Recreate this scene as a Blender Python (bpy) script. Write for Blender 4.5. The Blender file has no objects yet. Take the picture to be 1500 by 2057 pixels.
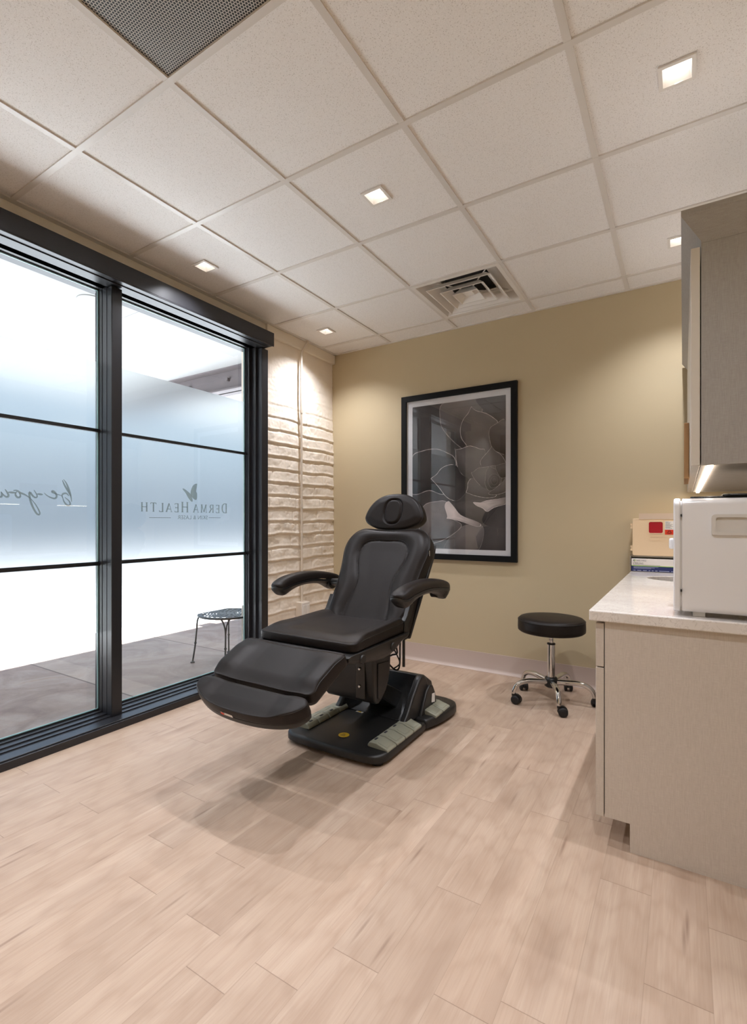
import bpy, bmesh, math, random
from mathutils import Vector, Matrix, noise
PI = math.pi
random.seed(7)
sc = bpy.context.scene
COL = sc.collection

# ------------------------------------------------------------------ camera, world, sun, exposure
cam_d = bpy.data.cameras.new('camera')
cam = bpy.data.objects.new('camera', cam_d); COL.objects.link(cam)
cam.location = (0, 0, 1.16)
cam.rotation_euler = (PI/2, 0, 0.5666)
cam_d.sensor_fit = 'VERTICAL'; cam_d.sensor_height = 36.0
cam_d.lens = 1001.0/2057*36.0
cam_d.shift_x = 15.0/2057
cam_d.shift_y = 20.5/2057
cam_d.clip_start = 0.02; cam_d.clip_end = 300
sc.camera = cam

vs = sc.view_settings
vs.view_transform = 'Standard'; vs.look = 'None'; vs.gamma = 1.0; vs.use_curve_mapping = False
EXPO = 0.16
vs.exposure = EXPO
sc.cycles.use_denoising = True
sc.cycles.max_bounces = 10
sc.cycles.diffuse_bounces = 6
sc.cycles.transparent_max_bounces = 12
sc.cycles.transmission_bounces = 8
sc.cycles.caustics_reflective = False
sc.cycles.sample_clamp_indirect = 6.0

LAMP_W = 63.0                     # each ceiling downlight
LAMP_COL = (0.97, 0.985, 1.06)
SUN_W = 36.0
SKY_W = 1.55

wd = bpy.data.worlds.new('sky'); sc.world = wd; wd.use_nodes = True
wn = wd.node_tree; wn.nodes.clear()
w_out = wn.nodes.new('ShaderNodeOutputWorld'); w_bg = wn.nodes.new('ShaderNodeBackground')
w_tc = wn.nodes.new('ShaderNodeTexCoord'); w_sep = wn.nodes.new('ShaderNodeSeparateXYZ'); w_rmp = wn.nodes.new('ShaderNodeValToRGB')
wn.links.new(w_tc.outputs['Generated'], w_sep.inputs[0]); wn.links.new(w_sep.outputs['Z'], w_rmp.inputs[0])
wn.links.new(w_rmp.outputs[0], w_bg.inputs[0]); wn.links.new(w_bg.outputs[0], w_out.inputs[0])
el = w_rmp.color_ramp.elements
el[0].position = 0.0; el[0].color = (0.60, 0.72, 0.82, 1)
el[1].position = 0.6; el[1].color = (0.25, 0.45, 0.80, 1)
w_bg.inputs[1].default_value = SKY_W

sun_d = bpy.data.lights.new('sun_light', 'SUN'); sun_d.energy = SUN_W; sun_d.angle = 0.009; sun_d.color = (1.0, 1.0, 1.0)
sun = bpy.data.objects.new('sun_light', sun_d); COL.objects.link(sun)
sun.rotation_euler = Vector((2.4, 0.0, -2.85)).to_track_quat('-Z', 'Y').to_euler()

# ------------------------------------------------------------------ materials
def L(r, g, b):
    f = lambda c: (c/255/12.92) if c/255 <= 0.04045 else ((c/255+0.055)/1.055)**2.4
    return (f(r), f(g), f(b), 1.0)

class NT:
    """small node-graph helper"""
    def __init__(s, name):
        s.m = bpy.data.materials.new(name); s.m.use_nodes = True
        s.t = s.m.node_tree; s.t.nodes.clear()
        s.out = s.t.nodes.new('ShaderNodeOutputMaterial')
    def n(s, kind, **kw):
        nd = s.t.nodes.new('ShaderNode'+kind)
        for k, v in kw.items(): setattr(nd, k, v)
        return nd
    def l(s, a, b): s.t.links.new(a, b)
    def put(s, sock, v):
        if hasattr(v, 'is_output'): s.l(v, sock)
        else: sock.default_value = v
    def math(s, op, a, b=None, c=None, clamp=False):
        nd = s.n('Math', operation=op); nd.use_clamp = clamp
        s.put(nd.inputs[0], a)
        if b is not None: s.put(nd.inputs[1], b)
        if c is not None: s.put(nd.inputs[2], c)
        return nd.outputs[0]
    def pos(s, scale=(1, 1, 1), coord='Object'):
        tc = s.n('TexCoord'); mp = s.n('Mapping'); mp.inputs['Scale'].default_value = scale
        s.l(tc.outputs[coord], mp.inputs[0]); return mp.outputs[0]
    def noise(s, vec, scale, detail=4, rough=0.55, dist=0.0):
        nd = s.n('TexNoise'); s.l(vec, nd.inputs['Vector'])
        nd.inputs['Scale'].default_value = scale; nd.inputs['Detail'].default_value = detail
        nd.inputs['Roughness'].default_value = rough; nd.inputs['Distortion'].default_value = dist
        return nd.outputs['Fac']
    def ramp(s, fac, stops):
        nd = s.n('ValToRGB'); e = nd.color_ramp.elements
        while len(e) < len(stops): e.new(0.5)
        for i, (p, c) in enumerate(stops): e[i].position = p; e[i].color = c
        s.l(fac, nd.inputs[0]); return nd.outputs[0]
    def mix(s, fac, a, b, blend='MIX'):
        nd = s.n('Mix', data_type='RGBA', blend_type=blend)
        s.put(nd.inputs[0], fac); s.put(nd.inputs[6], a); s.put(nd.inputs[7], b); return nd.outputs[2]
    def bump(s, h, strength=0.3, dist=0.002, normal=None):
        nd = s.n('Bump'); nd.inputs['Strength'].default_value = strength; nd.inputs['Distance'].default_value = dist
        s.l(h, nd.inputs['Height'])
        if normal: s.l(normal, nd.inputs['Normal'])
        return nd.outputs[0]
    def principled(s, color, rough=0.5, metal=0.0, spec=0.5, normal=None, coat=0.0):
        b = s.n('BsdfPrincipled'); s.put(b.inputs['Base Color'], color); s.put(b.inputs['Roughness'], rough)
        b.inputs['Metallic'].default_value = metal; b.inputs['Specular IOR Level'].default_value = spec
        b.inputs['Coat Weight'].default_value = coat
        if normal: s.l(normal, b.inputs['Normal'])
        s.l(b.outputs[0], s.out.inputs[0]); return b

def simple(name, col, rough=0.5, metal=0.0, spec=0.5, bump=None, coat=0.0, var=0.0):
    t = NT(name); nrm = None; c = col
    if bump or var:
        p = t.pos()
    if bump:
        nrm = t.bump(t.noise(p, bump[0], 3), bump[1], bump[2])
    if var:
        f = t.noise(p, 6.0, 5)
        dark = (col[0]*(1-var), col[1]*(1-var), col[2]*(1-var), 1)
        lite = (min(1, col[0]*(1+var)), min(1, col[1]*(1+var)), min(1, col[2]*(1+var)), 1)
        c = t.ramp(f, [(0.3, dark), (0.7, lite)])
    t.principled(c, rough, metal, spec, nrm, coat); return t.m

M = {}
M['wall'] = simple('khaki wall paint', L(188, 172, 141), 0.55, bump=(160, 0.12, 0.001), spec=0.3)
M['cream'] = simple('cream wall paint', L(226, 216, 200), 0.7, bump=(60, 0.15, 0.002))
M['brick'] = simple('painted block', L(238, 227, 212), 0.62, bump=(90, 0.5, 0.003), var=0.04)
M['grid'] = simple('white ceiling grid', L(214, 208, 202), 0.35)
M['base'] = simple('taupe cove base', L(186, 168, 157), 0.45)
M['frame'] = simple('dark anodised frame', L(38, 38, 41), 0.34, metal=0.1, spec=0.5)
M['frame2'] = simple('black glazing gasket', L(14, 14, 15), 0.5)
M['vinyl'] = simple('black upholstery', L(27, 21, 18), 0.44, spec=0.22, bump=(900, 0.25, 0.0006))
M['plastic'] = simple('black moulded plastic', L(24, 23, 22), 0.42, bump=(1500, 0.15, 0.0004))
M['plasticg'] = simple('black gloss plastic', L(20, 20, 20), 0.22)
M['stitch'] = simple('seam thread', L(24, 22, 21), 0.6)
M['pedal'] = simple('grey green pedal', L(138, 138, 122), 0.45)
M['chrome'] = simple('chrome', L(215, 215, 215), 0.06, metal=1.0)
M['steel'] = simple('brushed steel', L(190, 188, 184), 0.28, metal=1.0)
M['yellow'] = simple('yellow sticker', L(225, 185, 20), 0.4)
M['black'] = simple('flat black', L(12, 12, 12), 0.5)
M['duct_dark'] = simple('painted duct darkness', L(6, 6, 6), 0.8)
M['white'] = simple('white gloss plastic', L(226, 226, 228), 0.15, spec=0.5, coat=0.3)
M['whitem'] = simple('white enamel', L(225, 220, 214), 0.35)
M['handlew'] = simple('white handle recess', L(205, 202, 198), 0.4)
M['conduit'] = simple('painted conduit', L(214, 202, 186), 0.5)
M['beige'] = simple('beige plastic', L(226, 200, 164), 0.42, bump=(300, 0.1, 0.001))
M['red'] = simple('red window plastic', L(165, 16, 34), 0.25)
M['orange'] = simple('orange label', L(214, 52, 12), 0.5)
M['paper'] = simple('white label paper', L(228, 224, 218), 0.6)
M['cardw'] = simple('white carton', L(222, 216, 210), 0.5)
M['navy'] = simple('navy carton print', L(26, 38, 92), 0.5)
M['green'] = simple('green print', L(140, 190, 30), 0.5)
M['ink'] = simple('dark ink', L(40, 42, 52), 0.6)
M['inkpale'] = simple('pale ink', L(170, 176, 200), 0.6)
M['inkgrey'] = simple('grey ink', L(120, 118, 118), 0.6)
M['acrylic'] = simple('clear pale acrylic', L(205, 185, 165), 0.2)
M['brown'] = simple('brown kraft board', L(150, 112, 70), 0.7, bump=(80, 0.1, 0.001))
M['pframe'] = simple('black picture frame', L(8, 8, 8), 0.5, spec=0.2)
M['matboard'] = simple('white mat board', L(205, 203, 205), 0.7)
M['soffit'] = simple('white patio ceiling', L(176, 176, 176), 0.8)
M['asphalt'] = simple('asphalt darkened for bounce', L(118, 120, 124), 0.9, var=0.05)
M['farwall'] = simple('pale grey stucco', L(205, 208, 208), 0.9)
M['beam'] = simple('grey steel beam', L(112, 104, 106), 0.6, var=0.06)
M['bistro'] = simple('weathered dark metal', L(70, 72, 70), 0.45, metal=0.3)
M['rubber'] = simple('rubber tyre', L(22, 21, 21), 0.55)

def mat_emit(name, col, s):
    t = NT(name); e = t.n('Emission'); e.inputs[0].default_value = col; e.inputs[1].default_value = s
    t.l(e.outputs[0], t.out.inputs[0]); return t.m
M['lens'] = mat_emit('lamp lens', (1.0, 0.93, 0.86, 1), 4.0)
M['led'] = mat_emit('led strip', (1.0, 0.84, 0.66, 1), 14.0)

# acoustic tile
t = NT('mineral ceiling tile'); p = t.pos()
v = t.n('TexVoronoi'); t.l(p, v.inputs['Vector']); v.inputs['Scale'].default_value = 130; v.inputs['Randomness'].default_value = 1.0
pin = t.math('LESS_THAN', v.outputs['Distance'], 0.24)
nz = t.noise(p, 420, 2); nz2 = t.noise(p, 3.0, 3)
c = t.ramp(nz, [(0.3, L(226, 222, 219)), (0.7, L(244, 241, 239))])
c = t.mix(t.math('MULTIPLY', pin, 0.30), c, L(150, 138, 125))
t.principled(c, 0.85, normal=t.bump(t.math('SUBTRACT', nz, t.math('MULTIPLY', pin, 0.7)), 0.5, 0.0015), spec=0.2)
M['tile'] = t.m

# vinyl plank floor
def floor_mat():
    t = NT('pale plank floor')
    tc = t.n('TexCoord'); sp = t.n('SeparateXYZ'); t.l(tc.outputs['Object'], sp.inputs[0])
    W, LEN = 0.1445, 0.92
    x = t.math('DIVIDE', t.math('ADD', sp.outputs['X'], 0.228+0.1445*40), W)
    row = t.math('FLOOR', x); fx = t.math('SUBTRACT', x, row)
    wr = t.n('TexWhiteNoise', noise_dimensions='1D'); t.l(row, wr.inputs['W'])
    y = t.math('ADD', t.math('DIVIDE', sp.outputs['Y'], LEN), t.math('MULTIPLY', wr.outputs['Value'], 7.31))
    cy = t.math('FLOOR', y); fy = t.math('SUBTRACT', y, cy)
    cb = t.n('CombineXYZ'); t.l(row, cb.inputs[0]); t.l(cy, cb.inputs[1])
    wp = t.n('TexWhiteNoise', noise_dimensions='2D'); t.l(cb.outputs[0], wp.inputs['Vector'])
    rnd = wp.outputs['Value']
    # grain coordinates: stretched along Y, shifted per plank
    g = t.n('CombineXYZ')
    t.l(t.math('ADD', sp.outputs['X'], t.math('MULTIPLY', rnd, 13.7)), g.inputs[0])
    t.l(t.math('ADD', sp.outputs['Y'], t.math('MULTIPLY', rnd, 31.1)), g.inputs[1]); g.inputs[2].default_value = 0
    def mapped(sx, sy):
        m = t.n('Mapping'); m.inputs['Scale'].default_value = (sx, sy, 1); t.l(g.outputs[0], m.inputs[0]); return m.outputs[0]
    big = t.noise(mapped(9, 1.1), 1.0, 4, 0.6, 0.8)
    mid = t.noise(mapped(46, 1.8), 1.0, 6, 0.7, 0.7)
    fine = t.noise(mapped(210, 5.0), 1.0, 3, 0.6, 0.2)
    # cathedral growth rings
    wv = t.n('TexWave', wave_type='RINGS', rings_direction='X'); t.l(mapped(9.0, 1.2), wv.inputs['Vector'])
    wv.inputs['Scale'].default_value = 1.6; wv.inputs['Distortion'].default_value = 7.0; wv.inputs['Detail'].default_value = 3.0; wv.inputs['Detail Scale'].default_value = 0.9
    base = t.ramp(big, [(0.25, L(172, 148, 128)), (0.5, L(183, 160, 140)), (0.75, L(195, 174, 155))])
    col = t.mix(t.math('MULTIPLY', t.math('SUBTRACT', 0.55, mid, clamp=True), 1.6, clamp=True), base, L(166, 138, 117))
    col = t.mix(t.math('MULTIPLY', t.math('SUBTRACT', 0.55, fine, clamp=True), 0.8, clamp=True), col, L(150, 124, 104))
    col = t.mix(t.math('MULTIPLY', t.math('POWER', wv.outputs['Fac'], 4.0), 0.16), col, L(150, 122, 100))
    # knots and short dark streaks
    vk = t.n('TexVoronoi'); t.l(mapped(9.0, 2.4), vk.inputs['Vector']); vk.inputs['Scale'].default_value = 0.55
    kn = t.math('MULTIPLY', t.math('LESS_THAN', vk.outputs['Distance'], 0.30), t.math('SUBTRACT', 0.30, vk.outputs['Distance'], clamp=True))
    kn2 = t.math('MULTIPLY', t.math('MULTIPLY', kn, 3.4), mid, clamp=True)
    vs_ = t.n('TexVoronoi'); t.l(mapped(42.0, 3.4), vs_.inputs['Vector']); vs_.inputs['Scale'].default_value = 0.55
    st = t.math('MULTIPLY', t.math('SUBTRACT', 0.16, vs_.outputs['Distance'], clamp=True), 4.5)
    col = t.mix(kn2, col, L(128, 100, 80)); col = t.mix(st, col, L(120, 94, 78))
    # plank to plank tone
    tone = t.ramp(rnd, [(0.0, (0.92, 0.915, 0.91, 1)), (0.5, (0.98, 0.975, 0.97, 1)), (1.0, (1.02, 1.015, 1.01, 1))])
    col = t.mix(1.0, col, tone, 'MULTIPLY')
    ex = t.math('MULTIPLY', t.math('MINIMUM', fx, t.math('SUBTRACT', 1.0, fx)), W)
    ey = t.math('MULTIPLY', t.math('MINIMUM', fy, t.math('SUBTRACT', 1.0, fy)), LEN)
    seam = t.math('MAXIMUM', t.math('MULTIPLY', t.math('LESS_THAN', ex, 0.0008), 0.45), t.math('LESS_THAN', ey, 0.0011))
    col = t.mix(t.math('MULTIPLY', seam, 0.55), col, L(110, 88, 72))
    h = t.math('SUBTRACT', t.math('MULTIPLY', fine, 0.5), seam)
    t.principled(col, t.math('ADD', 0.42, t.math('MULTIPLY', mid, 0.18)), normal=t.bump(h, 0.18, 0.0012), spec=0.4)
    return t.m
M['floor'] = floor_mat()

# linen laminate
def linen(name, base, base2):
    t = NT(name); p = t.pos()
    m1 = t.n('Mapping'); m1.inputs['Scale'].default_value = (40, 40, 900); t.l(p, m1.inputs[0])
    m2 = t.n('Mapping'); m2.inputs['Scale'].default_value = (900, 900, 40); t.l(p, m2.inputs[0])
    a = t.noise(m1.outputs[0], 1.0, 3); b = t.noise(m2.outputs[0], 1.0, 3)
    f = t.math('MULTIPLY', t.math('ADD', a, b), 0.5)
    c = t.ramp(f, [(0.38, base2), (0.62, base)])
    t.principled(c, 0.5, normal=t.bump(f, 0.12, 0.0006)); return t.m
M['linen'] = linen('linen laminate', L(203, 194, 183), L(187, 177, 166))
M['linen2'] = linen('grey linen laminate', L(164, 160, 155), L(148, 143, 138))
M['door'] = simple('cabinet door edge', L(205, 198, 188), 0.4)

# quartz
t = NT('white quartz'); p = t.pos()
a = t.noise(p, 26, 6, 0.6, 1.6); bq = t.noise(p, 5, 4, 0.6, 0.8)
vein = t.math('LESS_THAN', t.math('ABSOLUTE', t.math('SUBTRACT', a, 0.5)), 0.012)
c = t.ramp(bq, [(0.3, L(212, 206, 200)), (0.7, L(228, 223, 218))])
c = t.mix(t.math('MULTIPLY', vein, 0.35), c, L(150, 138, 128))
t.principled(c, 0.12, spec=0.5); M['quartz'] = t.m

# patio slab
t = NT('stained patio concrete')
tc = t.n('TexCoord'); sp = t.n('SeparateXYZ'); t.l(tc.outputs['Object'], sp.inputs[0]); p = tc.outputs['Object']
yy = t.math('DIVIDE', t.math('ADD', sp.outputs['Y'], 21.4-1.645+1.145*0), 1.145)
cell = t.math('FLOOR', yy); fy = t.math('SUBTRACT', yy, cell)
wn1 = t.n('TexWhiteNoise', noise_dimensions='1D'); t.l(cell, wn1.inputs['W'])
n1 = t.noise(p, 2.2, 6, 0.62, 1.2); n2 = t.noise(p, 14, 5, 0.6, 0.5); n3 = t.noise(p, 60, 3)
c = t.ramp(n1, [(0.30, L(128, 108, 100)), (0.48, L(158, 138, 126)), (0.62, L(176, 160, 150)), (0.78, L(160, 128, 104))])
c = t.mix(t.math('MULTIPLY', n2, 0.45), c, L(118, 104, 104)); 
c = t.mix(t.math('MULTIPLY', wn1.outputs['Value'], 0.25), c, L(190, 178, 168))
band = t.math('LESS_THAN', fy, 0.17)
c = t.mix(t.math('MULTIPLY', band, 0.28), c, L(196, 178, 164))
jt = t.math('LESS_THAN', t.math('MINIMUM', fy, t.math('SUBTRACT', 1.0, fy)), 0.006)
c = t.mix(t.math('MULTIPLY', jt, 0.7), c, L(70, 56, 50))
t.principled(c, 0.6, normal=t.bump(t.math('SUBTRACT', t.math('ADD', n2, t.math('MULTIPLY', n3, 0.3)), jt), 0.35, 0.006), spec=0.35)
M['patio'] = t.m
M['paving_lit'] = simple('concrete with painted sunlight', L(206, 210, 214), 0.8, var=0.05)  # kept pale to stand in for sunlight and throw more light indoors

# clear glass and frosted film: thin sheets
t = NT('clear glass'); tr = t.n('BsdfTransparent'); tr.inputs[0].default_value = (0.95, 0.975, 0.97, 1)
gl = t.n('BsdfGlossy'); gl.inputs['Roughness'].default_value = 0.0; fr = t.n('LayerWeight'); fr.inputs[0].default_value = 0.5
f5 = t.math('ADD', 0.075, t.math('MULTIPLY', t.math('POWER', fr.outputs['Facing'], 5.0), 0.85))
mx = t.n('MixShader'); t.l(f5, mx.inputs[0]); t.l(tr.outputs[0], mx.inputs[1]); t.l(gl.outputs[0], mx.inputs[2]); t.l(mx.outputs[0], t.out.inputs[0])
M['glass'] = t.m
t = NT('frosted film'); rf = t.n('BsdfRefraction'); rf.inputs['IOR'].default_value = 1.10; rf.inputs['Roughness'].default_value = 0.75; rf.inputs[0].default_value = (0.57, 0.58, 0.57, 1)
tl = t.n('BsdfTranslucent'); tl.inputs[0].default_value = (0.85, 0.9, 0.92, 1)
mx = t.n('MixShader'); mx.inputs[0].default_value = 0.08; t.l(rf.outputs[0], mx.inputs[1]); t.l(tl.outputs[0], mx.inputs[2]); t.l(mx.outputs[0], t.out.inputs[0])
M['film'] = t.m
t = NT('picture glass'); tr = t.n('BsdfTransparent'); gl = t.n('BsdfGlossy'); gl.inputs['Roughness'].default_value = 0.0; fr = t.n('LayerWeight'); fr.inputs[0].default_value = 0.5
f5 = t.math('ADD', 0.08, t.math('MULTIPLY', t.math('POWER', fr.outputs['Facing'], 5.0), 0.3))
mx = t.n('MixShader'); t.l(f5, mx.inputs[0]); t.l(tr.outputs[0], mx.inputs[1]); t.l(gl.outputs[0], mx.inputs[2]); t.l(mx.outputs[0], t.out.inputs[0]); M['pglass'] = t.m
t = NT('grey vinyl lettering'); tr = t.n('BsdfTransparent'); tr.inputs[0].default_value = (0.62, 0.66, 0.62, 1); di = t.n('BsdfDiffuse'); di.inputs[0].default_value = L(120, 124, 116)
mx = t.n('MixShader'); mx.inputs[0].default_value = 0.35; t.l(tr.outputs[0], mx.inputs[1]); t.l(di.outputs[0], mx.inputs[2]); t.l(mx.outputs[0], t.out.inputs[0]); M['sign'] = t.m
t = NT('glass edge'); t.principled(L(150, 190, 190), 0.2); M['gedge'] = t.m

# perforated return-air panel
t = NT('perforated metal'); tc = t.n('TexCoord'); sp = t.n('SeparateXYZ'); t.l(tc.outputs['Object'], sp.inputs[0])
P_ = 0.0096
def hexd(ox, oy):
    fx = t.math('SUBTRACT', t.math('FRACT', t.math('ADD', t.math('DIVIDE', sp.outputs['X'], P_), 200+ox)), 0.5)
    fy = t.math('MULTIPLY', t.math('SUBTRACT', t.math('FRACT', t.math('ADD', t.math('DIVIDE', sp.outputs['Y'], P_*1.732), 200+oy)), 0.5), 1.732)
    return t.math('SQRT', t.math('ADD', t.math('MULTIPLY', fx, fx), t.math('MULTIPLY', fy, fy)))
dd = t.math('MINIMUM', hexd(0, 0), hexd(0.5, 0.5))
hole = t.math('LESS_THAN', dd, 0.40)
c = t.mix(hole, L(196, 190, 182), L(14, 14, 14))  # holes are dots painted near black for the unlit plenum behind
t.principled(c, 0.5); M['perf'] = t.m

# printed photograph: ink tones come from a colour attribute
t = NT('art print'); at = t.n('VertexColor'); at.layer_name = 'ink'
t.principled(at.outputs[0], 0.6, spec=0.1); M['print'] = t.m

# ------------------------------------------------------------------ mesh helpers
class MB:
    def __init__(s): s.v = []; s.f = []; s.mi = []
    def add(s, vs, fs, mi=0):
        o = len(s.v); s.v += [tuple(p) for p in vs]
        for f in fs: s.f.append(tuple(i+o for i in f)); s.mi.append(mi)
    def box(s, a, b, mi=0):
        x0, y0, z0 = (min(a[i], b[i]) for i in range(3)); x1, y1, z1 = (max(a[i], b[i]) for i in range(3))
        s.add([(x0,y0,z0),(x1,y0,z0),(x1,y1,z0),(x0,y1,z0),(x0,y0,z1),(x1,y0,z1),(x1,y1,z1),(x0,y1,z1)],
              [(0,3,2,1),(4,5,6,7),(0,1,5,4),(1,2,6,5),(2,3,7,6),(3,0,4,7)], mi)
    def quad(s, a, b, c, d, mi=0): s.add([a, b, c, d], [(0, 1, 2, 3)], mi)
    def tube(s, pts, r, n=8, closed=False, cap=True, mi=0):
        P = [Vector(p) for p in pts]; m = len(P); rings = []
        rr = r if isinstance(r, (list, tuple)) else [r]*m
        up = Vector((0.3, 0.2, 1)).normalized(); prev = None
        for i in range(m):
            if closed: d = P[(i+1) % m]-P[i-1]
            else: d = P[min(i+1, m-1)]-P[max(i-1, 0)]
            d = d.normalized() if d.length > 1e-9 else Vector((0, 0, 1))
            if prev is None:
                a = d.cross(up); a = d.cross(Vector((1, 0, 0))) if a.length < 1e-3 else a
            else:
                a = prev-d*prev.dot(d)
            a.normalize(); prev = a; b = d.cross(a)
            rings.append([P[i]+(a*math.cos(2*PI*k/n)+b*math.sin(2*PI*k/n))*rr[i] for k in range(n)])
        s.loft(rings, closed, cap, mi)
    def loft(s, rings, closed=False, cap=True, mi=0):
        m = len(rings); n = len(rings[0]); vs = [p for r in rings for p in r]; fs = []
        for i in range(m if closed else m-1):
            j = (i+1) % m
            for k in range(n):
                k2 = (k+1) % n; fs.append((i*n+k, i*n+k2, j*n+k2, j*n+k))
        if cap and not closed:
            fs.append(tuple(reversed(range(n)))); fs.append(tuple((m-1)*n+k for k in range(n)))
        s.add(vs, fs, mi)
    def lathe(s, prof, c=(0, 0, 0), n=32, axis='Z', mi=0):
        rings = []
        for r, h in prof:
            ring = []
            for k in range(n):
                a = 2*PI*k/n; q = (r*math.cos(a), r*math.sin(a), h)
                if axis == 'X': q = (q[2], q[0], q[1])
                if axis == 'Y': q = (q[1], q[2], q[0])
                ring.append((c[0]+q[0], c[1]+q[1], c[2]+q[2]))
            rings.append(ring)
        s.loft(rings, False, True, mi)
    def prism(s, outl, a, b, axis='X', mi=0):
        def mk(p, h):
            if axis == 'X': return (h, p[0], p[1])
            if axis == 'Y': return (p[0], h, p[1])
            return (p[0], p[1], h)
        s.loft([[mk(p, a) for p in outl], [mk(p, b) for p in outl]], False, True, mi)
    def build(s, name, mats, parent=None, smooth=None, bevel=0.0, seg=2, loc=None):
        me = bpy.data.meshes.new(name); off = Vector(loc) if loc else Vector((0, 0, 0))
        me.from_pydata([tuple(Vector(p)-off) for p in s.v], [], s.f); 
        mats = mats if isinstance(mats, (list, tuple)) else [mats]
        for m in mats: me.materials.append(m)
        for p, i in zip(me.polygons, s.mi): p.material_index = i
        bm = bmesh.new(); bm.from_mesh(me); bmesh.ops.recalc_face_normals(bm, faces=bm.faces); bm.to_mesh(me); bm.free()
        if smooth:
            for p in me.polygons: p.use_smooth = True
            me.set_sharp_from_angle(angle=math.radians(smooth))
        o = bpy.data.objects.new(name, me); COL.objects.link(o); o.location = off
        if parent:
            o.parent = parent; o.location = off-Vector(world_loc(parent))
        if bevel:
            md = o.modifiers.new('edge', 'BEVEL'); md.width = bevel; md.segments = seg; md.limit_method = 'ANGLE'; md.angle_limit = math.radians(35)
            for p in me.polygons: p.use_smooth = True
            me.set_sharp_from_angle(angle=math.radians(60))
        return o
def world_loc(o):
    v = Vector((0, 0, 0))
    while o: v += o.location; o = o.parent
    return v
def thing(name, label, cat, loc=(0, 0, 0), group=None):
    o = bpy.data.objects.new(name, None); COL.objects.link(o); o.location = loc; o.empty_display_size = 0.1
    return tag(o, label, cat, group)
def tag(o, label, cat, group=None):
    o['label'] = label; o['category'] = cat
    if group: o['group'] = group
    return o
def struct(o): o['kind'] = 'structure'; return o
def copy_tree(o, parent=None, kids=None):
    c = o.copy(); COL.objects.link(c)
    if parent: c.parent = parent
    for ch in list(o.children): copy_tree(ch, c)
    return c
def spline(pts, n, closed=False):
    """Catmull-Rom through pts, n samples (2-D or 3-D)"""
    P = [Vector(p) for p in pts]; m = len(P); out = []
    segs = m if closed else m-1
    for i in range(n):
        u = i/(n if closed else n-1)*segs; k = min(int(u), segs-1); f = u-k
        g = (lambda j: P[j % m]) if closed else (lambda j: P[max(0, min(m-1, j))])
        p0, p1, p2, p3 = g(k-1), g(k), g(k+1), g(k+2)
        out.append(0.5*((2*p1)+(p2-p0)*f+(2*p0-5*p1+4*p2-p3)*f*f+(3*p1-p0-3*p2+p3)*f**3))
    return out
def resample(pts, n, closed=True):
    P = list(pts)+([pts[0]] if closed else []); d = [0]
    for a, b in zip(P, P[1:]): d.append(d[-1]+(Vector(b)-Vector(a)).length)
    out = []; j = 0
    for i in range(n):
        s_ = d[-1]*i/(n if closed else n-1)
        while j < len(P)-2 and d[j+1] < s_: j += 1
        f = (s_-d[j])/max(1e-9, d[j+1]-d[j]); out.append(Vector(P[j]).lerp(Vector(P[j+1]), f))
    return out
def rrect(x0, y0, x1, y1, r, n=6):
    o = []
    for cx, cy, a0 in ((x1-r, y1-r, 0), (x0+r, y1-r, 90), (x0+r, y0+r, 180), (x1-r, y0+r, 270)):
        for k in range(n+1):
            a = math.radians(a0+90*k/n); o.append((cx+r*math.cos(a), cy+r*math.sin(a)))
    return o
def sym(half):
    """mirror a right-hand half outline (bottom to top) into a closed loop"""
    return [(x, y) for x, y in half]+[(-x, y) for x, y in reversed(half) if x > 1e-6]
def text_mb(mb, body, size, to3, shear=0.0, mi=0, spacing=1.0):
    """letters as flat geometry; to3 maps (x,y) in text space to a world point"""
    cu = bpy.data.curves.new('lettering', 'FONT'); cu.body = body; cu.size = size; cu.shear = shear; cu.space_character = spacing; cu.resolution_u = 3
    ob = bpy.data.objects.new('lettering', cu); COL.objects.link(ob)
    dg = bpy.context.evaluated_depsgraph_get(); me = ob.evaluated_get(dg).to_mesh()
    mb.add([to3(v.co.x, v.co.y) for v in me.vertices], [tuple(p.vertices) for p in me.polygons], mi)
    ob.evaluated_get(dg).to_mesh_clear(); bpy.data.objects.remove(ob); bpy.data.curves.remove(cu)

# ------------------------------------------------------------------ room shell
XL, XR, YB, YF, ZC = -2.775, 0.42, 3.775, -1.30, 2.716
TS = 0.6096; GX0, GY0 = -2.145, 0.504
m = MB(); m.box((-2.90, YF-0.1, -0.08), (XR+0.1, YB+0.1, 0)); struct(m.build('floor', M['floor']))
m = MB(); m.box((-3.06, YB, -0.05), (XR+0.12, YB+0.12, 2.95)); struct(m.build('wall_back', M['wall']))
m = MB(); m.box((XR, YF-0.1, -0.05), (XR+0.12, YB, 2.95)); struct(m.build('wall_right', M['wall']))
m = MB(); m.box((-3.06, YF-0.12, -0.05), (XR, YF, 2.95)); struct(m.build('wall_front', M['wall']))

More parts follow.
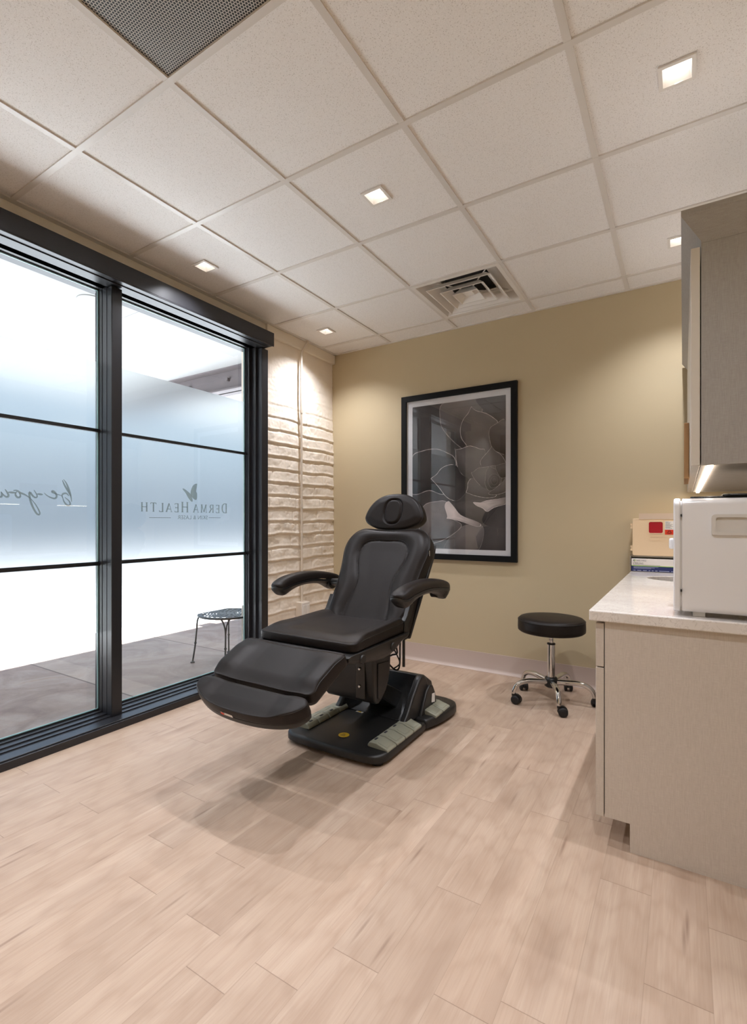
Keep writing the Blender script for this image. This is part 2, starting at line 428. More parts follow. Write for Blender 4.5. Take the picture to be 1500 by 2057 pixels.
# left wall: painted slump-block pier with real relief, plaster above the windows
WIN_A, WIN_B, POST0, POST1 = 0.48, 2.820, 1.619, 1.682
def block_height(y, z):
    n1 = noise.noise(Vector((y*3.1, z*3.1, 1.7))); n2 = noise.noise(Vector((y*11, z*11, 5.2))); n3 = noise.noise(Vector((y*38, z*38, 9.1)))
    fade = 1.0 if z < 1.85 else max(0.12, 1-(z-1.85)/0.35)
    zz = z+0.012*noise.noise(Vector((y*4.0, z*1.3, 3.3)))+0.004*n2
    cz = zz/0.1055; row = math.floor(cz); fz = cz-row
    off = (row % 2)*0.17+0.07*math.sin(row*2.7)
    cy = (y+off)/0.33; col = math.floor(cy); fy = cy-col
    ez = min(fz, 1-fz)*0.1055; ey = min(fy, 1-fy)*0.33
    sm = lambda e, w: (lambda q: q*q*(3-2*q))(max(0, min(1, e/w)))
    bulge = sm(ez, 0.016+0.010*noise.noise(Vector((y*5, row, 2.2))))*(0.55+0.45*sm(ey, 0.010))
    tilt = -0.006*(fz-0.4)*(0.6+noise.noise(Vector((y*2.6, row*3.1, 4.4))))          # blocks lean out a little, throwing ledges
    lip = 0.007*math.exp(-((fz-0.14)/0.10)**2)
    r = 0.5+0.5*noise.noise(Vector((row*7.7, col*3.3, 0.4)))
    return fade*(0.0090*bulge+tilt+lip*0.55+0.007*r)+0.004*n1+0.0058*n2*(0.4+0.6*fade)+0.0022*n3
y0, y1, z0, z1 = 2.885, YB, 0.0, 2.64
ny, nz_ = 150, 440; m = MB(); vs_, fs_ = [], []
for j in range(nz_+1):
    z = z0+(z1-z0)*j/nz_
    for i in range(ny+1):
        y = y0+(y1-y0)*i/ny; vs_.append((XL+block_height(y, z), y, z))
for j in range(nz_):
    for i in range(ny):
        a = j*(ny+1)+i; fs_.append((a, a+1, a+ny+2, a+ny+1))
m.add(vs_, fs_); m.box((-3.06, 2.905, -0.05), (XL-0.002, YB, 2.95))
struct(m.build('wall_left', M['brick'], smooth=60))
m = MB(); m.box((-3.06, YF, -0.05), (-2.76, WIN_A-0.06, 2.95)); struct(m.build('wall_left_near', M['cream']))
m = MB(); m.box((-3.06, WIN_A-0.06, 2.60), (-2.76, 2.905, 2.95)); struct(m.build('wall_left_lintel', M['cream']))
m = MB(); m.box((-2.775, 2.875, 2.632), (-2.742, YB, ZC)); struct(m.build('trim_1', M['cream'], bevel=0.006))

# suspended ceiling
LIGHTS = [(-2.457, 2.036), (-2.457, 3.257), (-1.236, 2.036), (-0.018, 2.036), (-0.018, 3.257)]
LIGHTS_OFF = [(-2.457, 0.816), (-0.018, 0.816), (-2.457, -0.404), (-1.236, -0.404), (-0.018, -0.404)]
DIFF = (-1.2306, 3.2473); GRILLE = (-1.2306, 0.8088)
m = MB(); ins = 0.008; zt = ZC+0.006; HL = 0.052
def inside(c, x0, y0, x1, y1): return x0 < c[0] < x1 and y0 < c[1] < y1
i = -2
for i in range(-2, 6):
    for j in range(-4, 7):
        x0, y0 = GX0+i*TS, GY0+j*TS; x1, y1 = x0+TS, y0+TS
        cx0, cy0, cx1, cy1 = max(x0+ins, -2.772), max(y0+ins, YF), min(x1-ins, XR), min(y1-ins, YB)
        if cx1-cx0 < 0.02 or cy1-cy0 < 0.02: continue
        if inside(DIFF, x0, y0, x1, y1) or inside(GRILLE, x0, y0, x1, y1): continue
        hl = [c for c in LIGHTS+LIGHTS_OFF if inside(c, x0, y0, x1, y1)]
        if hl:
            a, b = hl[0]; xs = [cx0, a-HL, a+HL, cx1]; ys = [cy0, b-HL, b+HL, cy1]
            for p in range(3):
                for q in range(3):
                    if p == 1 and q == 1: continue
                    m.quad((xs[p], ys[q], zt), (xs[p], ys[q+1], zt), (xs[p+1], ys[q+1], zt), (xs[p+1], ys[q], zt))
        else:
            m.quad((cx0, cy0, zt), (cx0, cy1, zt), (cx1, cy1, zt), (cx1, cy0, zt))
        e = 0.010                                                  # stepped tile edge
        for (ax, ay, bx, by, nx, ny_) in ((cx0, cy0, cx1, cy0, 0, -1), (cx1, cy0, cx1, cy1, 1, 0), (cx1, cy1, cx0, cy1, 0, 1), (cx0, cy1, cx0, cy0, -1, 0)):
            m.quad((ax, ay, zt), (bx, by, zt), (bx+nx*e, by+ny_*e, zt+0.012), (ax+nx*e, ay+ny_*e, zt+0.012))
me_c = struct(m.build('ceiling', M['tile']))
m = MB(); gw = 0.0125
for i in range(-1, 6):
    x = GX0+i*TS
    if -2.77 < x < XR: m.box((x-gw, YF, ZC), (x+gw, YB, ZC+0.022))
for j in range(-3, 7):
    y = GY0+j*TS
    if YF < y < YB: m.box((-2.775, y-gw, ZC-0.0006), (XR, y+gw, ZC+0.022))
g = m.build('ceiling_grid', M['grid'], me_c)
m = MB()
m.box((-2.772, YF, ZC-0.001), (-2.722, YB, ZC+0.014)); m.box((-2.772, YB-0.022, ZC-0.001), (XR, YB, ZC+0.014))
m.box((XR-0.022, YF, ZC-0.001), (XR, YB, ZC+0.014)); m.box((-2.772, YF, ZC-0.001), (XR, YF+0.022, ZC+0.014))
g2 = m.build('wall_angle', M['grid'], me_c)
m = MB(); m.box((-3.06, YF-0.1, 2.95), (XR+0.1, YB+0.1, 3.0)); struct(m.build('ceiling_deck', M['whitem']))

# cove base on the back wall
m = MB(); prof = [(YB, 0.143), (YB-0.005, 0.143), (YB-0.006, 0.03), (YB-0.012, 0.012), (YB-0.028, 0.002), (YB-0.028, 0.0), (YB, 0.0)]
m.prism(prof, -2.74, -0.20, 'X'); struct(m.build('baseboard_back', M['base'], smooth=50))

# ------------------------------------------------------------------ windows on the left
XF, XG = -2.76, -2.88
m = MB(); m.box((-2.96, WIN_A-0.06, 2.520), (-2.662, 2.865, 2.618)); m.box((-2.96, WIN_A-0.06, 2.515), (-2.72, 2.83, 2.522))
m.box((-2.665, WIN_A-0.06, 2.512), (-2.661, 2.862, 2.520))
struct(m.build('trim_2', M['frame'], bevel=0.003))
m = MB(); m.box((-2.96, WIN_A-0.06, 0.0), (-2.662, 2.865, 0.040)); m.box((-2.96, WIN_A-0.06, 0.038), (-2.674, 2.865, 0.047))
struct(m.build('trim_3', M['frame'], bevel=0.003))
def window(idx, a, b, stepL, stepR, leftpost):
    """opening between frame faces a..b (Y); posts stand outside that"""
    fr_ = MB(); z0, z1 = 0.047, 2.518
    # bars: head, sill and jambs in three receding steps
    for k, (xa, xb, s_) in enumerate(((XF, XF-0.036, 0.0), (XF-0.036, XF-0.080, 0.33), (XF-0.080, XF-0.145, 0.75))):
        dz = (0.0, 0.007, 0.014)[k]; dh = (0.0, 0.001, 0.002)[k]; l_ = a+stepL*s_; r_ = b-stepR*s_
        fr_.box((xb, a-0.03, z0), (xa, b+0.03, z0+dz+0.006)); fr_.box((xb, a-0.03, z1-dh-0.002), (xa, b+0.03, z1))
        if stepR*s_ > 0: fr_.box((xb, r_, z0), (xa, b+0.02, z1))
        if stepL*s_ > 0: fr_.box((xb, a-0.02, z0), (xa, l_, z1))
    o = struct(fr_.build('window_%d' % idx, M['frame'], bevel=0.002))
    ga, gb = a+stepL*0.8, b-stepR; zb, zt_ = 0.074, 2.510
    p = MB(); p.quad((XG, ga-0.02, zb-0.02), (XG, gb+0.02, zb-0.02), (XG, gb+0.02, zt_+0.02), (XG, ga-0.02, zt_+0.02))
    p.build('glass_pane', M['glass'], o)
    # black glazing bead and the pale edge of the glass
    gk = MB(); w = 0.008
    for s_ in (0, 1):
        mm = gk; q = w*(1-s_)
        mm.box((XG, ga-q, zb-q), (XG+0.012-0.006*s_, gb+q, zb+(0.004 if s_ else 0)), s_); mm.box((XG, ga-q, zt_-(0.004 if s_ else 0)), (XG+0.012-0.006*s_, gb+q, zt_+q), s_)
        mm.box((XG, ga-q, zb), (XG+0.012-0.006*s_, ga+(0.003 if s_ else 0), zt_), s_); mm.box((XG, gb-(0.005 if s_ else 0), zb), (XG+0.012-0.006*s_, gb+q, zt_), s_)
    gk.build('glazing_bead', [M['frame2'], M['gedge']], o)
    f = MB(); f.quad((XG-0.003, ga, 0.515), (XG-0.003, gb, 0.515), (XG-0.003, gb, 2.096), (XG-0.003, ga, 2.096))
    fo_ = f.build('frosted_film', M['film'], o)
    if fo_.data.polygons[0].normal.x < 0: fo_.data.flip_normals()
    for zm in (1.691, 0.918):
        b_ = MB(); b_.box((XG+0.001, ga-0.02, zm-0.009), (XG+0.022, gb+0.05, zm+0.006)); b_.box((XG+0.001, ga-0.02, zm+0.006), (XG+0.010, gb+0.05, zm+0.012))
        b_.build('glazing_bar', M['frame2'], o)
    return o
pm = MB(); pm.box((-2.92, POST0, 0.047), (XF+0.012, POST1, 2.51)); struct(pm.build('trim_4', M['frame'], bevel=0.003))
pm = MB(); pm.box((-2.92, WIN_B, 0.047), (XF+0.012, 2.888, 2.51)); struct(pm.build('trim_5', M['frame'], bevel=0.003))
pm = MB(); pm.box((-2.96, WIN_A-0.06, 0.0), (XF+0.012, WIN_A, 2.60)); struct(pm.build('trim_6', M['frame'], bevel=0.003))
w1 = window(1, WIN_A, POST0, 0.04, 0.006, True)
w2 = window(2, POST1, WIN_B, 0.010, 0.060, False)

# lettering on the outside of the film (reads correctly from the patio)
XS = XG-0.0015; KS = 1.0141
def strokes_mb(mb, pts, w0, w1=None, X=XS, n=24):
    P = spline([(p[0]*KS, (p[1]-1.16)*KS+1.16) for p in pts], n); 
    for k in range(n-1):
        a, b = P[k], P[k+1]; d = (b-a)
        if d.length < 1e-7: continue
        nrm = Vector((-d.y, d.x)).normalized(); 
        wa = w0+(w1-w0)*math.sin(PI*k/(n-1)) if w1 else w0; wb = w0+(w1-w0)*math.sin(PI*(k+1)/(n-1)) if w1 else w0
        q = [a+nrm*wa, a-nrm*wa, b-nrm*wb, b+nrm*wb]
        mb.quad(*[(X, t_.x, t_.y) for t_ in q])
SCRIPT = [
 [(1.4027,1.3931),(1.4179,1.3724),(1.4318,1.3384),(1.4417,1.3038),(1.4459,1.2718)],
 [(1.3972,1.3884),(1.4096,1.3603),(1.429,1.3266),(1.4417,1.3009)],
 [(1.3972,1.2932),(1.3958,1.3076),(1.4068,1.3173),(1.4207,1.316),(1.4318,1.3034)],
 [(1.3972,1.3019),(1.4041,1.2762),(1.4179,1.2563),(1.4318,1.2509),(1.4389,1.2599),(1.4318,1.2772),(1.4096,1.296)],
 [(1.3958,1.3032),(1.366,1.3119),(1.3433,1.3207),(1.3486,1.3281),(1.3606,1.3188),(1.3692,1.3006),(1.3606,1.2874),(1.3419,1.2903),(1.3209,1.3007),(1.3066,1.3147)],
 [(1.3001,1.3054),(1.272,1.3074)],
 [(1.2569,1.3274),(1.2644,1.3153),(1.2733,1.2964),(1.2657,1.2872),(1.2519,1.2954),(1.2357,1.318),(1.2382,1.2811),(1.2519,1.2376),(1.272,1.2021),(1.2847,1.2009),(1.2822,1.2189),(1.2619,1.2572),(1.2394,1.2839)],
 [(1.2394,1.2839),(1.2148,1.3014),(1.193,1.3096),(1.1787,1.3204),(1.1621,1.3195)],
 [(1.1787,1.3164),(1.1715,1.2999),(1.1834,1.2843),(1.195,1.2929),(1.1882,1.3115)],
 [(1.1739,1.3086),(1.1399,1.3096)],
 [(1.126,1.3242),(1.1341,1.3114),(1.1422,1.2932),(1.1352,1.285),(1.1226,1.2924),(1.1089,1.3114)],
 [(1.1089,1.3114),(1.1134,1.2946),(1.1089,1.2839),(1.0931,1.2884)],
 [(1.085,1.305),(1.058,1.307)],
 [(1.035,1.372),(1.043,1.330),(1.048,1.295),(1.040,1.284),(1.025,1.295)], [(1.062,1.338),(1.018,1.343)],
 [(1.005,1.320),(1.010,1.300),(1.004,1.285),(0.990,1.290)], [(1.001,1.345),(1.000,1.342)],
 [(0.965,1.372),(0.955,1.385),(0.950,1.372),(0.965,1.330),(0.975,1.270),(0.980,1.225),(0.970,1.215),(0.962,1.250),(0.955,1.295),(0.940,1.300)],
 [(0.935,1.320),(0.940,1.300),(0.932,1.285),(0.915,1.295),(0.905,1.318)], [(0.905,1.318),(0.910,1.295),(0.900,1.284),(0.885,1.292)],
 [(0.860,1.385),(0.872,1.340),(0.878,1.300),(0.870,1.284),(0.855,1.290)]]
m = MB()
for s_ in SCRIPT: strokes_mb(m, s_, 0.0016, 0.0052)
m.build('script_lettering', M['sign'], w1)
m = MB()
for s_ in ([(2.2832,1.4273),(2.2544,1.4147),(2.2366,1.384),(2.2316,1.3542),(2.2401,1.3339),(2.2687,1.3143),(2.2832,1.3208),(2.2854,1.3568),(2.2781,1.3744),(2.2847,1.4106)],
           [(2.1668,1.383),(2.1771,1.3865),(2.1979,1.376),(2.2295,1.3541),(2.2437,1.3281),(2.2494,1.3046),(2.2366,1.3024),(2.2119,1.3268),(2.191,1.3581)]):
    P = spline([(p[0]*KS, (p[1]-1.16)*KS+1.16) for p in s_], 40, True); m.add([(XS, p.x, p.y) for p in P], [tuple(range(40))])
# serif capitals from straight strokes: unit cell 0..w wide, 0..1 high; (x0,y0,x1,y1,half width)
TH, TN = 0.095, 0.045
GLY = {'D': (0.8, [(.14,0,.14,1,TH),(.14,1,.42,1,TN),(.42,1,.64,.84,TH*.7),(.64,.84,.7,.5,TH),(.7,.5,.64,.16,TH),(.64,.16,.42,0,TH*.7),(.42,0,.14,0,TN)]),
 'E': (0.66, [(.14,0,.14,1,TH),(.14,1,.56,1,TN),(.14,.52,.46,.52,TN),(.14,0,.58,0,TN),(.56,1,.56,.86,TN),(.58,0,.58,.15,TN),(.46,.6,.46,.44,TN)]),
 'R': (0.78, [(.14,0,.14,1,TH),(.14,1,.44,1,TN),(.44,1,.58,.88,TH*.8),(.58,.88,.58,.64,TH),(.58,.64,.42,.5,TH*.7),(.42,.5,.14,.5,TN),(.38,.5,.72,0,TH)]),
 'M': (1.0, [(.14,0,.17,1,TN),(.17,1,.5,.05,TH),(.5,.05,.83,1,TN),(.83,1,.87,0,TH)]),
 'A': (0.84, [(.08,0,.4,1,TN),(.4,1,.76,0,TH),(.2,.34,.6,.34,TN)]),
 'H': (0.9, [(.16,0,.16,1,TH),(.74,0,.74,1,TH),(.16,.52,.74,.52,TN)]),
 'L': (0.64, [(.14,0,.14,1,TH),(.14,0,.56,0,TN),(.56,0,.56,.16,TN)]),
 'T': (0.78, [(.39,0,.39,1,TH),(.05,1,.73,1,TN),(.05,1,.05,.84,TN),(.73,1,.73,.84,TN)])}
SERIF = {'D': [(.14,0),(.14,1)], 'E': [(.14,0),(.14,1)], 'R': [(.14,0),(.14,1),(.72,0)], 'M': [(.14,0),(.17,1),(.83,1),(.87,0)], 'A': [(.08,0),(.76,0)], 'H': [(.16,0),(.16,1),(.74,0),(.74,1)], 'L': [(.14,0),(.14,1)], 'T': [(.39,0)]}
def serif_word(mb, word, y_right, y_left, zb):
    big, small = 0.068, 0.056; adv = 0; seq = []
    for k, ch in enumerate(word):
        if ch == ' ': adv += 0.020; continue
        h = big if (k == 0 or word[k-1] == ' ') else small
        seq.append((ch, adv, h)); adv += GLY[ch][0]*h+0.016
    sc_ = (y_right-y_left)/(adv-0.016)
    for ch, a, h in seq:
        def P(x, y): return (y_right-(a+x*h)*sc_, zb+y*h)
        for x0, yy0, x1, yy1, w in GLY[ch][1]:
            A, B = Vector(P(x0, yy0)), Vector(P(x1, yy1)); d = (B-A).normalized(); n_ = Vector((-d.y, d.x))*w*h*0.9
            mb.quad(*[(XS, q.x, q.y) for q in (A+n_, A-n_, B-n_, B+n_)])
        for x, y in SERIF[ch]:
            A = Vector(P(x-0.13, y)); B = Vector(P(x+0.13, y)); n_ = Vector((0, 0.022*h))
            mb.quad(*[(XS, q.x, q.y) for q in (A+n_, A-n_, B-n_, B+n_)])
serif_word(m, 'DERMA HEALTH', 2.592, 1.886, 1.229)
text_mb(m, 'SKIN & LASER', 0.040, lambda x, y: (XS, 2.411-x*1.0, 1.180+y), spacing=1.05)
m.quad((XS, 1.945, 1.188), (XS, 2.105, 1.188), (XS, 2.105, 1.192), (XS, 1.945, 1.192)); m.quad((XS, 2.420, 1.191), (XS, 2.527, 1.191), (XS, 2.527, 1.195), (XS, 2.420, 1.195))
m.build('logo_lettering', M['sign'], w2)

# ------------------------------------------------------------------ patio outside
m = MB(); m.box((-4.75, -7, -0.12), (-2.90, 11, -0.02)); struct(m.build('patio_floor', M['patio']))
m = MB(); m.box((-9.5, -60, -0.16), (-4.75, 60, -0.022)); struct(m.build('lightened_paving', M['paving_lit']))  # sunlit ground: paler colour starts near the sun line, sunlight put into the tone
m = MB(); m.box((-60, -60, -0.20), (-9.5, 60, -0.06)); struct(m.build('street', M['asphalt']))  # colour set darker so light bouncing up comes mainly from the near strip
m = MB(); m.box((-34, -60, -0.08), (-24, 60, 4.2)); struct(m.build('street_building', M['farwall']))
m = MB(); m.box((-7.0, -7, 2.85), (-3.06, 11, 2.98))
struct(m.build('patio_ceiling', M['soffit']))
# soffit panel joint battens and the steel beam crossing it
m = MB()
for y in (-2.4, 0.0, 2.40, 4.8, 7.2): m.box((-7.0, y-0.003, 2.846), (-3.06, y+0.003, 2.851))
struct(m.build('patio_ceiling_joints', M['matboard']))
m = MB(); yb = 3.86
m.box((-6.9, yb-0.012, 2.60), (-3.06, yb+0.012, 2.85)); m.box((-6.9, yb-0.10, 2.600), (-3.06, yb+0.10, 2.615)); m.box((-6.9, yb-0.10, 2.835), (-3.06, yb+0.10, 2.85))
for x in (-3.7, -4.25, -4.9, -5.6):
    m.lathe([(0.0, -0.05), (0.02, -0.05), (0.02, -0.012)], (x, yb, 2.74), 10, 'Y')
m.box((-4.22, yb+0.012, 2.64), (-4.19, yb+0.09, 2.80))
struct(m.build('patio_beam', M['beam']))
d = thing('patio_downlight', 'round white recessed downlight in the patio ceiling outside the left window', 'ceiling light', (-3.80, 2.08, 2.85))
m = MB(); m.lathe([(0.062, 0.0), (0.10, 0.0), (0.10, -0.006), (0.088, -0.008), (0.062, -0.004)], (-3.80, 2.08, 2.85), 28); m.build('trim_ring', M['soffit'], d, smooth=40)
m = MB(); m.lathe([(0.0, -0.001), (0.064, -0.001), (0.064, 0.0)], (-3.80, 2.08, 2.85), 28); m.build('lens', M['handlew'], d)

# bistro stool on the patio: perforated seat, bent rod legs
ch = thing('patio_chair', 'dark metal bistro chair with perforated seat on patio outside window', 'chair', (-3.28, 2.95, -0.02))
cx, cy, cz = -3.28, 2.95, 0.385
m = MB(); R = 0.235; NS = 72; radii = [0.0, .012, .05, .06, .07, .085, .095, .11, .12, .135, .145, .16, .17, .185, .205, R]
open_rings = {3: 6, 5: 5, 7: 4, 9: 4, 11: 3, 13: 3}
for k in range(len(radii)-1):
    for a in range(NS):
        if k in open_rings and (a % open_rings[k]) >= max(1, open_rings[k]//2): continue
        if k == 0: continue
        A0, A1 = 2*PI*a/NS, 2*PI*(a+1)/NS; f = lambda r, q: (cx+r*math.cos(q), cy+r*math.sin(q))
        r0, r1 = radii[k], radii[k+1]; P4 = [f(r0, A0), f(r1, A0), f(r1, A1), f(r0, A1)]
        zt2 = cz; zb2 = cz-0.003
        m.add([(p[0], p[1], zt2) for p in P4]+[(p[0], p[1], zb2) for p in P4], [(0,1,2,3),(7,6,5,4),(0,4,5,1),(1,5,6,2),(2,6,7,3),(3,7,4,0)])
m.build('seat', M['bistro'], ch)
m = MB(); m.tube([(cx+R*math.cos(2*PI*k/40), cy+R*math.sin(2*PI*k/40), cz-0.006) for k in range(40)], 0.009, 8, closed=True); m.build('seat_rim', M['bistro'], ch, smooth=60)
for ang in (225, 315, 45, 135):
    a = math.radians(ang); ca, sa = math.cos(a), math.sin(a)
    for s_ in (-1, 1):
        pass
    pts = [(cx+ca*(R-0.05)+sa*0.05, cy+sa*(R-0.05)-ca*0.05, cz-0.012), (cx+ca*(R-0.01)+sa*0.03, cy+sa*(R-0.01)-ca*0.03, cz-0.018), (cx+ca*(R+0.008)+sa*0.01, cy+sa*(R+0.008)-ca*0.01, cz-0.06), (cx+ca*(R+0.012), cy+sa*(R+0.012), cz-0.12), (cx+ca*(R+0.025), cy+sa*(R+0.025), cz-0.26), (cx+ca*(R+0.045), cy+sa*(R+0.045), -0.012)]
    pts2 = [(cx+ca*(R-0.05)-sa*0.05, cy+sa*(R-0.05)+ca*0.05, cz-0.012), (cx+ca*(R-0.01)-sa*0.03, cy+sa*(R-0.01)+ca*0.03, cz-0.018), (cx+ca*(R+0.008)-sa*0.01, cy+sa*(R+0.008)+ca*0.01, cz-0.06), (cx+ca*(R+0.012), cy+sa*(R+0.012), cz-0.14)]
    m = MB(); m.tube(spline(pts, 26), 0.007, 8); m.tube(spline(pts2, 14), 0.006, 8)
    m.lathe([(0.0, -0.02), (0.018, -0.02), (0.018, -0.013), (0.008, -0.008)], (pts[-1][0], pts[-1][1], 0), 12)
    m.lathe([(0.010, -0.006), (0.011, 0.0), (0.010, 0.006)], (cx+ca*(R+0.023), cy+sa*(R+0.023), cz-0.24), 10)
    m.build('leg', M['bistro'], ch, smooth=60)
m = MB()
bp = [(cx+0.10, cy-0.05, cz-0.012), (cx+0.13, cy+0.0, cz-0.012), (cx+0.15, cy+0.04, cz+0.01), (cx+0.15, cy+0.06, cz+0.06)]
m.tube(spline(bp, 16), 0.007, 8)
m.build('armrest_rod', M['bistro'], ch, smooth=60)

# ------------------------------------------------------------------ ceiling fixtures
def downlight(x, y, label, group='recessed square downlights'):
    d = thing('downlight', label, 'ceiling light', (x, y, ZC), group)
    m = MB(); o_, i_ = 0.056, 0.043; zt = ZC+0.005; zb = ZC-0.002
    ring = [(-1, -1), (1, -1), (1, 1), (-1, 1)]
    A = [(x+a*o_, y+b*o_, zt) for a, b in ring]; B = [(x+a*o_, y+b*o_, zb) for a, b in ring]; C = [(x+a*i_, y+b*i_, zb) for a, b in ring]; D = [(x+a*i_, y+b*i_, zt) for a, b in ring]
    m.loft([A, B, C, D], False, False); m.build('trim_frame', M['whitem'], d)
    m = MB(); E = [(x+a*i_, y+b*i_, zb+0.001) for a, b in ring]; F = [(x+a*0.036, y+b*0.036, ZC+0.030) for a, b in ring]
    m.loft([E, F], False, False); m.build('reflector', M['whitem'], d)
    m = MB(); m.quad(*[(x+a*0.0362, y+b*0.0362, ZC+0.0295) for a, b in ring]); m.build('lens', M['lens'], d)
    ld = bpy.data.lights.new('lamp', 'SPOT'); ld.energy = LAMP_W*1.0; ld.color = LAMP_COL; ld.spot_size = math.radians(124); ld.spot_blend = 1.0; ld.shadow_soft_size = 0.016
    lo = bpy.data.objects.new('lamp', ld); COL.objects.link(lo); lo.parent = d; lo.location = (0, 0, 0.010)
    return d
for (x, y), lb in zip(LIGHTS, ('square recessed downlight by the window header, over the middle of the window wall', 'square recessed downlight in the far left ceiling corner above white block wall',
        'square recessed downlight in middle of ceiling, above the treatment chair', 'square recessed downlight nearest the camera at upper right of the ceiling',
        'square recessed downlight half hidden behind the crown of the upper cabinet')):
    downlight(x, y, lb)
for x, y in LIGHTS_OFF: downlight(x, y, 'square recessed downlight in the near ceiling outside the photo', 'downlights behind the camera')

d = thing('air_return_grille', 'grey perforated return air panel in the ceiling at top left', 'vent', (GRILLE[0], GRILLE[1], ZC))
m = MB(); h = TS/2-0.013; m.box((GRILLE[0]-h, GRILLE[1]-h, ZC+0.006), (GRILLE[0]+h, GRILLE[1]+h, ZC+0.009)); m.build('perforated_panel', M['perf'], d)
m = MB(); x, y = GRILLE; ring = [(-1, -1), (1, -1), (1, 1), (-1, 1)]
m.loft([[(x+a*0.301, y+b*0.301, ZC+0.004) for a, b in ring], [(x+a*0.291, y+b*0.291, ZC+0.003) for a, b in ring], [(x+a*0.291, y+b*0.291, ZC+0.007) for a, b in ring]], False, False); m.build('rim', M['grid'], d)
d = thing('air_diffuser', 'white square louvred air supply diffuser in the ceiling above the picture', 'vent', (DIFF[0], DIFF[1], ZC))
x, y = DIFF
def frus(mb, h0, z0, h1, z1, th=0.003):
    r_ = lambda h, z: [(x+a*h, y+b*h, z) for a, b in ring]
    mb.loft([r_(h0, z0), r_(h1, z1), r_(h1-th, z1), r_(h0-th*2.5, z0)], True, False)
m = MB(); r_ = lambda h, z: [(x+a*h, y+b*h, z) for a, b in ring]
m.loft([r_(0.298, ZC+0.012), r_(0.298, ZC-0.001), r_(0.272, ZC-0.001), r_(0.235, ZC+0.062), r_(0.16, ZC+0.075)], False, False); m.build('face_frame', M['whitem'], d)
m = MB(); m.lathe([(0.0, 0.0), (0.165, 0.0), (0.165, 0.12)], (x, y, ZC+0.0755), 32); m.build('duct', M['duct_dark'], d)  # black disc across the throat, its colour standing in for the shade inside
for h0, h1, z0 in ((0.222, 0.172, -0.012), (0.152, 0.105, -0.016), (0.088, 0.05, -0.02)):
    m = MB(); frus(m, h0, ZC+z0, h1, ZC+z0+0.045); m.build('louvre', M['whitem'], d)
m = MB(); m.loft([r_(0.052, ZC+0.022), r_(0.03, ZC+0.002)], False, True); m.build('centre_plate', M['whitem'], d)
for a in (45, 135, 225, 315):
    ca, sa = math.cos(math.radians(a)), math.sin(math.radians(a))
    m = MB(); m.tube([(x+ca*0.06, y+sa*0.06, ZC+0.03), (x+ca*0.29, y+sa*0.29, ZC+0.055)], 0.004, 6); m.build('strut', M['whitem'], d)

# ------------------------------------------------------------------ conduit and outlet on the block wall
cd = thing('electrical_conduit', 'thin cream painted conduit running down the white block wall', 'pipe', (-2.735, 3.285, 0.5))
m = MB(); m.tube(spline([(-2.715, 3.335, ZC-0.002), (-2.715, 3.330, 2.695), (-2.725, 3.29, 2.63), (-2.734, 3.278, 2.58), (-2.736, 3.277, 2.4)], 16)+[Vector((-2.736, 3.280, 1.4)), Vector((-2.736, 3.286, 0.485))], 0.010, 10)
m.build('pipe', M['conduit'], cd, smooth=50)
for z in (2.10, 1.30):
    m = MB(); m.tube([(-2.736, 3.279, z-0.015), (-2.736, 3.279, z+0.015)], 0.0135, 10); m.build('coupling', M['conduit'], cd, smooth=50)
ob = thing('outlet_box', 'cream surface mounted outlet box on the white block wall behind chair', 'outlet', (-2.72, 3.288, 0.34))
m = MB(); m.box((-2.765, 3.235, 0.335), (-2.700, 3.345, 0.485)); m.build('box', M['conduit'], ob, bevel=0.004)
m = MB(); m.box((-2.701, 3.240, 0.340), (-2.695, 3.340, 0.480)); m.build('cover_plate', M['whitem'], ob, bevel=0.002)
for yy in (3.266, 3.314):
    m = MB(); m.box((-2.696, yy-0.018, 0.36), (-2.691, yy+0.018, 0.46)); m.build('receptacle', M['paper'], ob, bevel=0.002)

# ------------------------------------------------------------------ framed picture
PX, PZ, PY = -1.5375, 1.540, YB
pc = thing('framed_picture', 'black framed dark succulent photograph hanging on the khaki back wall', 'picture', (PX, PY, PZ))
HW, HH, FW = 0.4895, 0.683, 0.046
m = MB()
for o_, i_ in ((1, 0),):
    O = [(-HW, -HH), (HW, -HH), (HW, HH), (-HW, HH)]; I = [(-HW+FW, -HH+FW), (HW-FW, -HH+FW), (HW-FW, HH-FW), (-HW+FW, HH-FW)]
    m.loft([[(PX+a, PY-0.001, PZ+b) for a, b in O], [(PX+a, PY-0.030, PZ+b) for a, b in O], [(PX+a, PY-0.030, PZ+b) for a, b in I], [(PX+a, PY-0.012, PZ+b) for a, b in I]], False, False)
m.build('frame', M['pframe'], pc)
m = MB(); m.box((PX-HW+FW-0.004, PY-0.014, PZ-HH+FW-0.004), (PX+HW-FW+0.004, PY-0.010, PZ+HH-FW+0.004)); m.build('mat_board', M['matboard'], pc)
